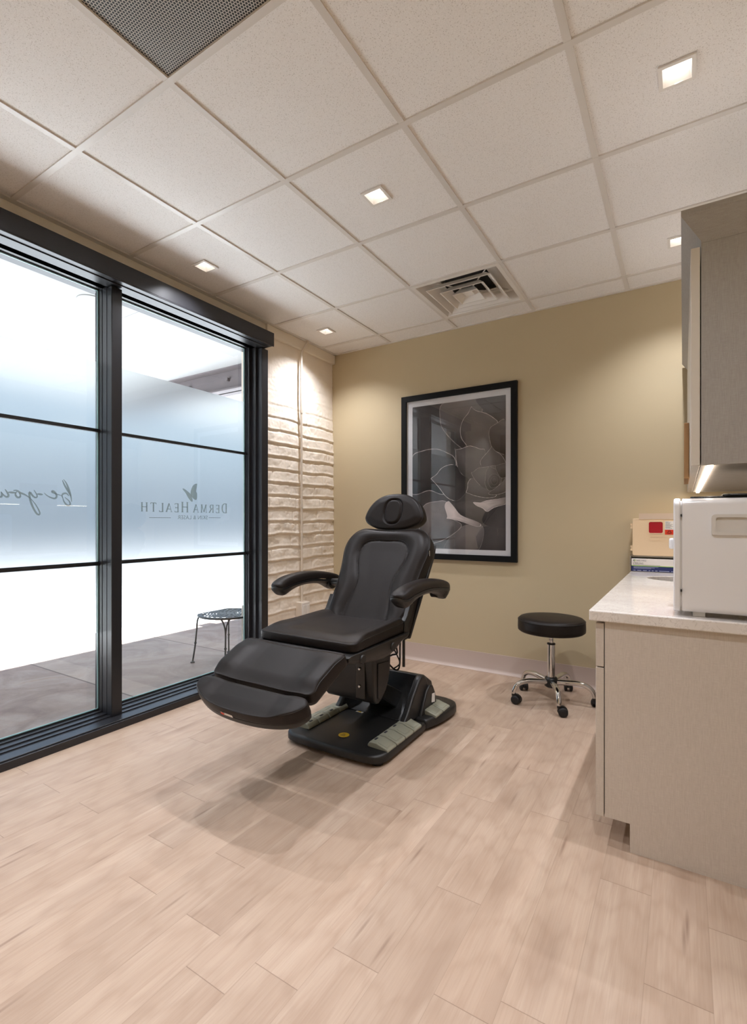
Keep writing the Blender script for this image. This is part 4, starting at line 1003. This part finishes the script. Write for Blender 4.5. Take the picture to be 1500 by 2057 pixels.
m.add([(XC+0.2535, a, b) for a, b in q], [(0, 1, 2, 3)]); rl = m.build('rating_label', M['paper'], rc); rl['label'] = 'white rating label'
m = MB(); m.lathe([(0.0, 0.0008), (0.0335, 0.0008), (0.0335, 0.0)], (XC+0.012, 2.11, 0.0606), 32, mi=0); m.lathe([(0.0, 0.0012), (0.0285, 0.0012), (0.0285, 0.0)], (XC+0.012, 2.11, 0.0608), 32, mi=1)
for k in range(3): m.box((XC-0.004+k*0.002, 2.098+k*0.010, 0.062), (XC+0.024-k*0.004, 2.101+k*0.010, 0.0623), 2)
st = m.build('warning_sticker', [M['ink'], M['yellow'], M['ink']], bpz); st['label'] = 'round yellow warning sticker'
m = MB(); m.box((XC-0.115, 2.41, 0.0602), (XC-0.07, 2.44, 0.061), 0); m.add([(XC-0.108, 2.413, 0.0612), (XC-0.078, 2.413, 0.0612), (XC-0.093, 2.437, 0.0612)], [(0, 1, 2)], 1)
st = m.build('warning_sticker', [M['paper'], M['yellow']], bpz); st['label'] = 'small yellow triangle sticker'
def pedal(xi, xo, y0_, y1_, z0_=0.060):
    s_ = 1 if xo > xi else -1; m = MB(); w = abs(xo-xi)
    pr = [(0.0, 0.0), (0.0, 0.010), (0.012, 0.026), (0.050*w/0.12, 0.027), (w-0.006, 0.008), (w, 0.0), (w-0.004, -0.010)]
    m.prism([(xi+s_*a, z0_+b) for a, b in pr], y0_+0.003, y1_-0.003, 'Y')
    o = m.build('foot_pedal', M['pedal'], tch, bevel=0.004)
    m = MB(); q0, q1 = 0.055*w/0.12, w-0.014
    zf = lambda a: z0_+0.027-(a-0.05*w/0.12)/(w-0.006-0.05*w/0.12)*0.019
    m.add([(xi+s_*q0, y0_+0.014, zf(q0)+0.002), (xi+s_*q1, y0_+0.014, zf(q1)+0.002), (xi+s_*q1, y1_-0.014, zf(q1)+0.002), (xi+s_*q0, y1_-0.014, zf(q0)+0.002),
           (xi+s_*q0, y0_+0.014, zf(q0)-0.004), (xi+s_*q1, y0_+0.014, zf(q1)-0.004), (xi+s_*q1, y1_-0.014, zf(q1)-0.004), (xi+s_*q0, y1_-0.014, zf(q0)-0.004)],
          [(0,1,2,3),(7,6,5,4),(0,4,5,1),(1,5,6,2),(2,6,7,3),(3,7,4,0)])
    m.build('tread', M['pedal'], o, bevel=0.0015)
    m = MB(); m.box((xi+s_*0.02, (y0_+y1_)/2-0.012, z0_+0.0265), (xi+s_*0.03, (y0_+y1_)/2+0.012, z0_+0.0283)); m.build('symbol', M['ink'], o)
for s_ in (1, -1):
    for k in range(4): pedal(XC+s_*0.182, XC+s_*0.300, 2.065+k*0.093, 2.065+(k+1)*0.093)
    for k in range(2): pedal(XC+s_*0.200, XC+s_*0.325, 2.565+k*0.10, 2.565+(k+1)*0.10, 0.068)
# loose cable hanging behind the seat
m = MB(); m.tube(spline([(XC+0.17, 2.43, 0.52), (XC+0.172, 2.42, 0.46), (XC+0.172, 2.42, 0.40), (XC+0.165, 2.42, 0.352), (XC+0.14, 2.42, 0.342), (XC+0.10, 2.42, 0.37), (XC+0.09, 2.42, 0.40), (XC+0.12, 2.42, 0.42), (XC+0.16, 2.41, 0.44), (XC+0.15, 2.40, 0.50)], 50), 0.005, 8)
m.tube(spline([(XC+0.10, 2.42, 0.50), (XC+0.15, 2.42, 0.43), (XC+0.17, 2.42, 0.38), (XC+0.13, 2.42, 0.345)], 20), 0.004, 8)
m.build('cable', M['black'], tch, smooth=60)
m = MB(); m.tube([(XC+0.185, 2.44, 0.54), (XC+0.185, 2.44, 0.36)], 0.008, 8); m.build('cable_rod', M['plastic'], tch, smooth=60)

# ------------------------------------------------------------------ rolling stool
SX, SY = -0.722, 3.372
stl = thing('rolling_stool', 'round black padded stool on five chrome legs with casters by back wall', 'stool', (SX, SY, 0))
m = MB(); R = 0.207; pr = [(0.0, 0.452), (0.10, 0.450), (R-0.012, 0.452), (R, 0.462)]
pr += [(R+0.001, 0.48), (R, 0.515), (R-0.003, 0.530), (R-0.014, 0.541), (R-0.05, 0.547), (0.10, 0.551), (0.0, 0.552)]
m.lathe(pr, (SX, SY, 0), 56); so = m.build('seat', M['vinyl'], stl, smooth=60)
m = MB(); m.tube([(SX+(R-0.002)*math.cos(2*PI*k/56), SY+(R-0.002)*math.sin(2*PI*k/56), 0.527) for k in range(56)], 0.0025, 6, closed=True); m.build('piping', M['stitch'], so, smooth=80)
m = MB(); m.box((SX-0.055, SY-0.055, 0.436), (SX+0.055, SY+0.055, 0.452)); m.lathe([(0.035, 0.425), (0.04, 0.437)], (SX, SY, 0), 20); m.build('mounting_plate', M['plastic'], stl, smooth=40)
m = MB(); m.lathe([(0.0135, 0.36), (0.0135, 0.43)], (SX, SY, 0), 24); 
m.build('gas_piston', M['chrome'], stl, smooth=50)
for z in (0.412, 0.398):
    m = MB(); m.lathe([(0.0139, z), (0.0139, z+0.0025)], (SX, SY, 0), 24); m.build('piston_mark', M['black'], stl)
m = MB(); m.lathe([(0.022, 0.368), (0.026, 0.368), (0.026, 0.376), (0.015, 0.378)], (SX, SY, 0), 24); m.build('collar', M['plastic'], stl, smooth=40)
m = MB(); m.lathe([(0.025, 0.15), (0.025, 0.368)], (SX, SY, 0), 28); m.build('column', M['chrome'], stl, smooth=50)
m = MB(); m.lathe([(0.030, 0.092), (0.042, 0.100), (0.043, 0.140), (0.036, 0.156), (0.026, 0.160)], (SX, SY, 0), 28); m.build('hub', M['plastic'], stl, smooth=50)
def stool_leg(deg, wheel_deg):
    a = math.radians(deg); ca, sa = math.cos(a), math.sin(a); m = MB(); rings = []
    path = spline([(0.035, 0.128), (0.09, 0.133), (0.15, 0.138), (0.20, 0.132), (0.236, 0.112), (0.252, 0.085), (0.257, 0.062)], 26)
    for i, p in enumerate(path):
        f = i/25; q0 = path[max(0, i-1)]; q1 = path[min(25, i+1)]; d_ = (q1-q0).normalized(); nx_ = Vector((-d_.y, d_.x))
        hw = 0.0195-0.005*f; hh = 0.0185-0.005*f
        rings.append([(SX+ca*(p.x+nx_.x*hh*math.sin(b))-sa*hw*math.cos(b), SY+sa*(p.x+nx_.x*hh*math.sin(b))+ca*hw*math.cos(b), p.y+nx_.y*hh*math.sin(b)) for b in [2*PI*k/16 for k in range(16)]])
    m.loft(rings); lg = m.build('leg', M['chrome'], stl, smooth=60)
    # twin-wheel caster
    ex, ey = SX+ca*0.257, SY+sa*0.257; w = math.radians(wheel_deg); wx, wy = math.cos(w), math.sin(w)      # rolling direction
    cx_, cy_ = ex+wx*0.020, ey+wy*0.020
    k = MB(); pts = []
    hood = [(0.030*math.cos(b), 0.030+0.034*math.sin(b)) for b in [math.radians(x_) for x_ in range(-10, 200, 15)]]
    ring_a = [(cx_+wx*u-(-wy)*0 + (-wy)*0.009, cy_+wy*u+wx*0.009, max(0.02, z)) for u, z in hood]; ring_b = [(cx_+wx*u-(-wy)*0.009, cy_+wy*u-wx*0.009, max(0.02, z)) for u, z in hood]
    k.loft([ring_a, ring_b]); k.tube([(ex, ey, 0.048), (ex, ey, 0.070)], 0.012, 12)
    ck = k.build('caster', M['plastic'], lg, smooth=50)
    for s_ in (-1, 1):
        wv_ = MB(); r_ = []
        for off, rad in ((0.010, 0.010), (0.010, 0.026), (0.013, 0.028), (0.022, 0.028), (0.026, 0.024), (0.026, 0.004)):
            r_.append([(cx_+wx*rad*math.cos(b)-wy*off*s_, cy_+wy*rad*math.cos(b)+wx*off*s_, 0.028+rad*math.sin(b)) for b in [2*PI*q/22 for q in range(22)]])
        wv_.loft(r_); wv_.build('caster_wheel', M['rubber'], ck, smooth=50)
for deg, wd_ in ((-68, 20), (4, 60), (76, 110), (148, -60), (220, -10)): stool_leg(deg, wd_)

# ------------------------------------------------------------------ base cabinets, counter, sink
def base_cabinet(y0_, y1_, label, end=False):
    cb = thing('base_cabinet', label, 'cabinet', (0.1, y0_, 0), 'base cabinets under the counter')
    m = MB(); x0, x1 = -0.238, 0.418; tk = -0.158
    side = [(x0, 0.10), (tk, 0.10), (tk, 0.0), (x1, 0.0), (x1, 0.803), (x0, 0.803)]
    m.prism(side, y0_, y0_+0.018, 'Y'); m.prism(side, y1_-0.018, y1_, 'Y')
    m.box((x0, y0_+0.018, 0.10), (x1, y1_-0.018, 0.118)); m.box((tk, y0_+0.018, 0.0), (tk+0.015, y1_-0.018, 0.10)); m.box((x1-0.012, y0_+0.018, 0.118), (x1, y1_-0.018, 0.803))
    m.build('carcass', M['linen'], cb)
    m = MB(); m.box((-0.268, y0_+0.001, 0.098), (-0.241, y1_-0.002, 0.634)); d_ = m.build('door', M['linen'], cb, bevel=0.0015)
    h_ = MB(); h_.tube([(-0.268, y1_-0.06, 0.60), (-0.292, y1_-0.06, 0.60), (-0.292, y1_-0.06, 0.47), (-0.268, y1_-0.06, 0.47)], 0.005, 8); 
    m = MB(); m.box((-0.268, y0_+0.001, 0.638), (-0.241, y1_-0.002, 0.795)); d_ = m.build('drawer', M['linen'], cb, bevel=0.0015)
    return cb
base_cabinet(1.975, 2.573, 'light linen laminate base cabinet nearest the camera, its end panel exposed')
base_cabinet(2.575, 3.173, 'light linen laminate base cabinet in the middle under the counter')
base_cabinet(3.175, 3.745, 'light linen laminate base cabinet farthest away against the back wall')
ct = None
m = MB(); X0, X1, Y0, Y1, Z0, Z1 = -0.288, 0.418, 1.957, 3.773, 0.804, 0.842
SKX, SKY, SA, SB = 0.045, 3.295, 0.220, 0.165; NS = 64
ell = [(SKX+SA*math.cos(2*PI*k/NS), SKY+SB*math.sin(2*PI*k/NS)) for k in range(NS)]
def edge_pt(a):
    c_, s_ = math.cos(a), math.sin(a); best = 1e9
    for v_, o_, lo_, hi_ in ((c_, SKX, X0, X1), (s_, SKY, Y0, Y1)):
        if v_ > 1e-9: best = min(best, (hi_-o_)/v_)
        if v_ < -1e-9: best = min(best, (lo_-o_)/v_)
    return (SKX+c_*best, SKY+s_*best)
angs = sorted(set([2*PI*k/NS for k in range(NS)]+[math.atan2(y-SKY, x-SKX) % (2*PI) for x in (X0, X1) for y in (Y0, Y1)]))
for k, a in enumerate(angs):
    b = angs[(k+1) % len(angs)]
    ea, eb = (SKX+SA*math.cos(a), SKY+SB*math.sin(a)), (SKX+SA*math.cos(b), SKY+SB*math.sin(b)); oa, ob_ = edge_pt(a), edge_pt(b)
    for z in (Z0, Z1): m.quad((*ea, z), (*oa, z), (*ob_, z), (*eb, z))
    m.quad((*ea, Z0), (*ea, Z1), (*eb, Z1), (*eb, Z0)); m.quad((*oa, Z0), (*oa, Z1), (*ob_, Z1), (*ob_, Z0))
bm_ = m.build('countertop', M['quartz']); 
bmm = bmesh.new(); bmm.from_mesh(bm_.data); bmesh.ops.remove_doubles(bmm, verts=bmm.verts, dist=1e-5); bmesh.ops.recalc_face_normals(bmm, faces=bmm.faces); bmm.to_mesh(bm_.data); bmm.free()
md = bm_.modifiers.new('edge', 'BEVEL'); md.width = 0.004; md.segments = 2; md.limit_method = 'ANGLE'; md.angle_limit = math.radians(60)
tag(bm_, 'white veined quartz countertop running to the back wall', 'countertop')
sk = thing('sink', 'oval undermount sink bowl set into the far end of the counter', 'sink', (SKX, SKY, 0.80))
m = MB(); rings = []
for f, z in ((1.03, 0.8038), (1.02, 0.80), (0.97, 0.74), (0.86, 0.685), (0.6, 0.665), (0.12, 0.66)):
    rings.append([(SKX+SA*f*math.cos(2*PI*k/48), SKY+SB*f*math.sin(2*PI*k/48), z) for k in range(48)])
m.loft(rings, False, False); m.build('bowl', M['steel'], sk, smooth=60)
m = MB(); m.lathe([(0.0, 0.664), (0.022, 0.664), (0.028, 0.662)], (SKX, SKY, 0), 20); m.build('drain', M['chrome'], sk)

# ------------------------------------------------------------------ upper cabinet
uc = thing('upper_cabinet', 'grey linen wall cabinet with flared crown on the right wall above counter', 'cabinet', (0.22, 1.975, 1.35))
UY0, UY1, UZ0, UZ1, UX = 1.975, 3.745, 1.3475, 2.085, 0.050
m = MB(); m.box((UX, UY0, UZ0), (0.418, UY0+0.018, UZ1)); m.box((UX, UY1-0.018, UZ0), (0.418, UY1, UZ1)); m.box((UX, UY0+0.018, UZ1-0.018), (0.418, UY1-0.018, UZ1))
m.box((0.40, UY0+0.018, UZ0+0.021), (0.418, UY1-0.018, UZ1-0.018)); m.box((UX, UY0+0.018, UZ0+0.003), (0.418, UY1-0.018, UZ0+0.021))
m.build('carcass', M['linen2'], uc)
yy = UY0
for k in range(4):
    w = (UY1-UY0)/4; m = MB(); m.box((0.0215, yy+0.001, UZ0), (UX-0.003, yy+w-0.002, 2.068)); d_ = m.build('door', M['door'], uc, bevel=0.0015); yy += w
    if k > 0:
        h_ = MB(); zc = 1.55; yh = yy-0.05 if k % 2 else yy-w+0.05
m = MB(); cp = [(0.0, 2.087), (0.0, 2.10), (0.056, 2.160), (0.056, 2.178)]      # (flare, z)
def crown_ring(fl_, z): return [(UX+0.002-fl_, UY0-0.001-fl_*0.72, z), (0.418, UY0-0.001-fl_*0.72, z), (0.418, UY1, z), (UX+0.002-fl_, UY1, z)]
m.loft([crown_ring(0.0015, 2.078), crown_ring(0.003, 2.085), crown_ring(0.058, 2.162), crown_ring(0.058, 2.180)]); m.build('crown_moulding', M['linen2'], uc)
m = MB(); m.box((0.068, 2.0, UZ0-0.005), (0.084, 3.72, UZ0+0.0028)); ls = m.build('led_strip', M['led'], uc); ls['label'] = 'glowing warm light strip'

# brown kraft pad hanging on the cabinet doors
m = MB(); m.box((0.003, 2.42, 1.338), (0.0205, 2.78, 1.566)); kp = m.build('kraft_board', M['brown'], None, bevel=0.002); tag(kp, 'brown kraft board hanging on the front of the upper cabinet doors', 'board')

# ------------------------------------------------------------------ white towel cabinet on the counter
tw = thing('towel_warmer', 'glossy white countertop sterilizer cabinet with recessed side handle on the counter', 'appliance', (0.15, 2.2, 0.842))
m = MB(); bx = rrect(1.988, 0.858, 2.33, 1.240, 0.022, 5)
TX0, TX1 = -0.004, 0.385
m.prism([(y, z) for y, z in bx], TX0, TX1, 'X'); tb = m.build('housing', M['white'], tw, bevel=0.003)
m = MB(); bx2 = rrect(1.984, 0.857, 2.334, 1.241, 0.026, 6); m.prism([(y, z) for y, z in bx2], -0.028, TX0-0.0035, 'X'); dr = m.build('door', M['white'], tw, bevel=0.005, seg=3)
m = MB(); m.prism([(y, z) for y, z in rrect(1.992, 0.866, 2.326, 1.232, 0.02, 5)], TX0-0.0036, TX0, 'X'); m.build('door_gasket', M['handlew'], tw)
for zz in (0.93, 1.185-0.002):
    m = MB(); m.box((-0.0072, 1.9835, zz-0.004), (-0.0035, 1.989, zz+0.004)); m.build('hinge', M['black'], tw)
m = MB(); m.box((-0.045, 2.18, 1.06), (-0.028, 2.25, 1.10)); m.build('door_handle', M['white'], dr, bevel=0.006)
# recessed carrying handle on the side
m = MB(); O = rrect(0.078, 1.118, 0.205, 1.186, 0.012, 4); I = rrect(0.090, 1.128, 0.193, 1.176, 0.008, 4); yS = 1.988
m.loft([[(x, yS+0.001, z) for x, z in O], [(x, yS-0.007, z) for x, z in O], [(x, yS-0.007, z) for x, z in I], [(x, yS-0.0005, z) for x, z in I]], False, False)
m.add([(x, yS-0.0006, z) for x, z in I], [tuple(range(len(I)))]); m.build('side_handle', M['handlew'], tw, smooth=30)
for xx in (0.045, 0.33):
    for yy in (2.03, 2.28):
        m = MB(); m.box((xx-0.018, yy-0.018, 0.842), (xx+0.018, yy+0.018, 0.860)); m.build('foot', M['handlew'], tw, bevel=0.002)
tp = thing('black_tray', 'flat black tray lying on top of the white sterilizer cabinet', 'tray', (0.15, 2.1, 1.2415))
m = MB(); m.prism([(x, y) for x, y in rrect(0.02, 2.02, 0.36, 2.30, 0.02)], 1.2415, 1.247, 'Z'); m.build('tray_base', M['plasticg'], tp, bevel=0.002)
m = MB(); m.prism([(x, y) for x, y in rrect(0.11, 2.005, 0.30, 2.12, 0.02)], 1.247, 1.253, 'Z'); m.build('tray_lid', M['plasticg'], tp, bevel=0.002)

# ------------------------------------------------------------------ sharps container and glove carton against the back wall
shx0, shx1, shy, shz0, shz1 = -0.278, 0.060, 3.655, 0.945, 1.183
sh_ = thing('sharps_cabinet', 'beige sharps disposal cabinet with red window mounted on back wall', 'sharps container', (-0.11, 3.7, shz0))
m = MB(); m.prism(rrect(shx0, shz0, shx1, shz1, 0.010, 4), shy+0.010, YB-0.001, 'Y'); m.build('body', M['beige'], sh_)
m = MB(); m.prism(rrect(shx0, shz0, shx1, shz1, 0.010, 4), shy, shy+0.009, 'Y'); dr = m.build('door', M['beige'], sh_, bevel=0.003)
for zz in (1.135, 0.992):
    m = MB(); m.box((shx0-0.011, shy+0.002, zz-0.016), (shx0+0.002, shy+0.02, zz-0.004)); m.box((shx0-0.011, shy+0.002, zz+0.004), (shx0+0.002, shy+0.02, zz+0.016)); m.box((shx0-0.006, shy+0.006, zz-0.004), (shx0, shy+0.016, zz+0.004)); m.build('hinge', M['beige'], sh_)
wx0, wx1, wz0, wz1 = -0.185, -0.108, 1.091, 1.162
m = MB(); O = rrect(wx0-0.006, wz0-0.006, wx1+0.006, wz1+0.006, 0.014, 4); I = rrect(wx0, wz0, wx1, wz1, 0.010, 4)
m.loft([[(x, shy+0.001, z) for x, z in O], [(x, shy-0.004, z) for x, z in O], [(x, shy-0.004, z) for x, z in I], [(x, shy-0.0003, z) for x, z in I]], False, False); m.build('window_rim', M['beige'], dr, smooth=40)
m = MB(); m.prism(I, shy-0.002, shy+0.001, 'Y'); m.build('red_window', M['red'], dr)
# embossed lozenge
m = MB(); O = rrect(-0.184, 1.042, -0.072, 1.070, 0.0139, 6); I = rrect(-0.181, 1.045, -0.075, 1.067, 0.0109, 6)
m.loft([[(x, shy+0.0005, z) for x, z in O], [(x, shy-0.0015, z) for x, z in O], [(x, shy-0.0015, z) for x, z in I], [(x, shy+0.0005, z) for x, z in I]], False, False)
text_mb(m, 'Sharps', 0.024, lambda x, y: (-0.170+x*1.15, shy-0.001, 1.049+y)); m.build('embossed_badge', M['beige'], dr)
m = MB(); lx0, lx1 = -0.097, -0.040
m.quad((lx0, shy-0.0006, 1.113), (lx1, shy-0.0006, 1.113), (lx1, shy-0.0006, 1.166), (lx0, shy-0.0006, 1.166), 0)
m.quad((lx0, shy-0.0008, 1.082), (lx1, shy-0.0008, 1.082), (lx1, shy-0.0008, 1.113), (lx0, shy-0.0008, 1.113), 1)
for k in range(8):
    z = 1.162-k*0.0058; ln = (0.018, 0.03, 0.026, 0.044, 0.036, 0.046, 0.03, 0.04)[k]*0.9; m.box((lx0+0.003, shy-0.0010, z-0.0011), (lx0+0.003+ln, shy-0.0009, z+0.0011), 2)
bx_, bz_ = -0.073, 1.0965                                              # biohazard trefoil
for a in (90, 210, 330):
    ca, sa = math.cos(math.radians(a)), math.sin(math.radians(a)); rin = []
    for k in range(15):
        b = math.radians(a-140+280*k/14+180); rin.append((bx_+ca*0.0072+0.0066*math.cos(b+PI), shy-0.0011, bz_+sa*0.0072+0.0066*math.sin(b+PI)))
    for k in range(14):
        p, q = Vector(rin[k]), Vector(rin[k+1]); c0 = Vector((bx_+ca*0.0085, shy-0.0011, bz_+sa*0.0085)); m.add([p, q, c0+(q-c0)*0.62, c0+(p-c0)*0.62], [(0, 1, 2, 3)], 3)
for k in range(20):
    b, b2 = 2*PI*k/20, 2*PI*(k+1)/20; m.add([(bx_+r*math.cos(q), shy-0.0011, bz_+r*math.sin(q)) for r, q in ((0.0055, b), (0.0075, b), (0.0075, b2), (0.0055, b2))], [(0, 1, 2, 3)], 3)
lb = m.build('biohazard_label', [M['paper'], M['orange'], M['inkgrey'], M['black']], dr); lb['label'] = 'white and orange biohazard label'
m = MB(); m.box((-0.241, YB-0.122, shz1-0.004), (0.03, YB-0.118, 1.216)); m.build('back_plate', M['acrylic'], sh_)

hd = thing('glove_holder', 'grey metal glove box holder below the sharps cabinet on the counter', 'holder', (-0.1, 3.7, 0.842))
m = MB(); m.box((-0.292, 3.645, 0.843), (-0.286, YB-0.002, 0.943)); m.box((0.064, 3.645, 0.843), (0.070, YB-0.002, 0.943)); m.box((-0.292, YB-0.006, 0.843), (0.070, YB-0.002, 0.943)); m.box((-0.286, 3.66, 0.9395), (0.064, YB-0.006, 0.9435))
m.box((-0.292, 3.645, 0.8425), (0.07, YB-0.002, 0.8445)); m.build('bracket', M['steel'], hd)
gx0, gx1, gy, gz0, gz1 = -0.282, 0.055, 3.642, 0.8455, 0.9255
gb = thing('glove_carton', 'white and navy carton of gloves with green stripe under sharps cabinet', 'box', (-0.11, 3.7, gz0))
m = MB(); m.box((gx0, gy, gz0), (gx1, YB-0.012, gz1)); cbx = m.build('carton', M['cardw'], gb, bevel=0.001)
m = MB(); f_ = gy-0.0006
m.quad((gx0, f_, gz0), (gx1, f_, gz0), (gx1, f_, gz0+0.033), (gx0, f_, gz0+0.033), 0)
m.quad((gx0, f_, gz0+0.033), (gx1, f_, gz0+0.033), (gx1, f_, gz0+0.0365), (gx0, f_, gz0+0.0365), 1)
text_mb(m, 'HALYARD', 0.0125, lambda x, y: (gx0+0.028+x, f_-0.0003, gz0+0.064+y), mi=2)
text_mb(m, 'STERLING', 0.0135, lambda x, y: (gx0+0.008+x, f_-0.0003, gz0+0.046+y), mi=2)
for k in range(16):
    b, b2 = 2*PI*k/16, 2*PI*(k+1)/16; gc = (gx0+0.0165, gz0+0.0685)
    m.add([(gc[0]+r*math.cos(q), f_-0.0003, gc[1]+r*math.sin(q)) for r, q in ((0.003, b), (0.0062, b), (0.0062, b2), (0.003, b2))], [(0, 1, 2, 3)], 1 if math.cos(b) > 0.2 else 2)
m.box((gx0+0.008, f_-0.0003, gz0+0.0395), (gx0+0.16, f_-0.0002, gz0+0.0415), 3)
for k in range(3): m.box((gx0+0.012, f_-0.0003, gz0+0.0275-k*0.005), (gx0+0.15-k*0.02, f_-0.0002, gz0+0.0292-k*0.005), 4)
xx = gx0+0.008
for w in (0.018, 0.028, 0.028, 0.014, 0.014, 0.018, 0.06, 0.022, 0.03):
    m.quad((xx+0.003, f_-0.0003, gz0+0.004), (xx+w-0.003, f_-0.0003, gz0+0.004), (xx+w-0.003, f_-0.0003, gz0+0.0075), (xx+0.003, f_-0.0003, gz0+0.0075), 4); xx += w+0.004
m.build('carton_print', [M['navy'], M['green'], M['ink'], M['inkgrey'], M['inkpale']], cbx)
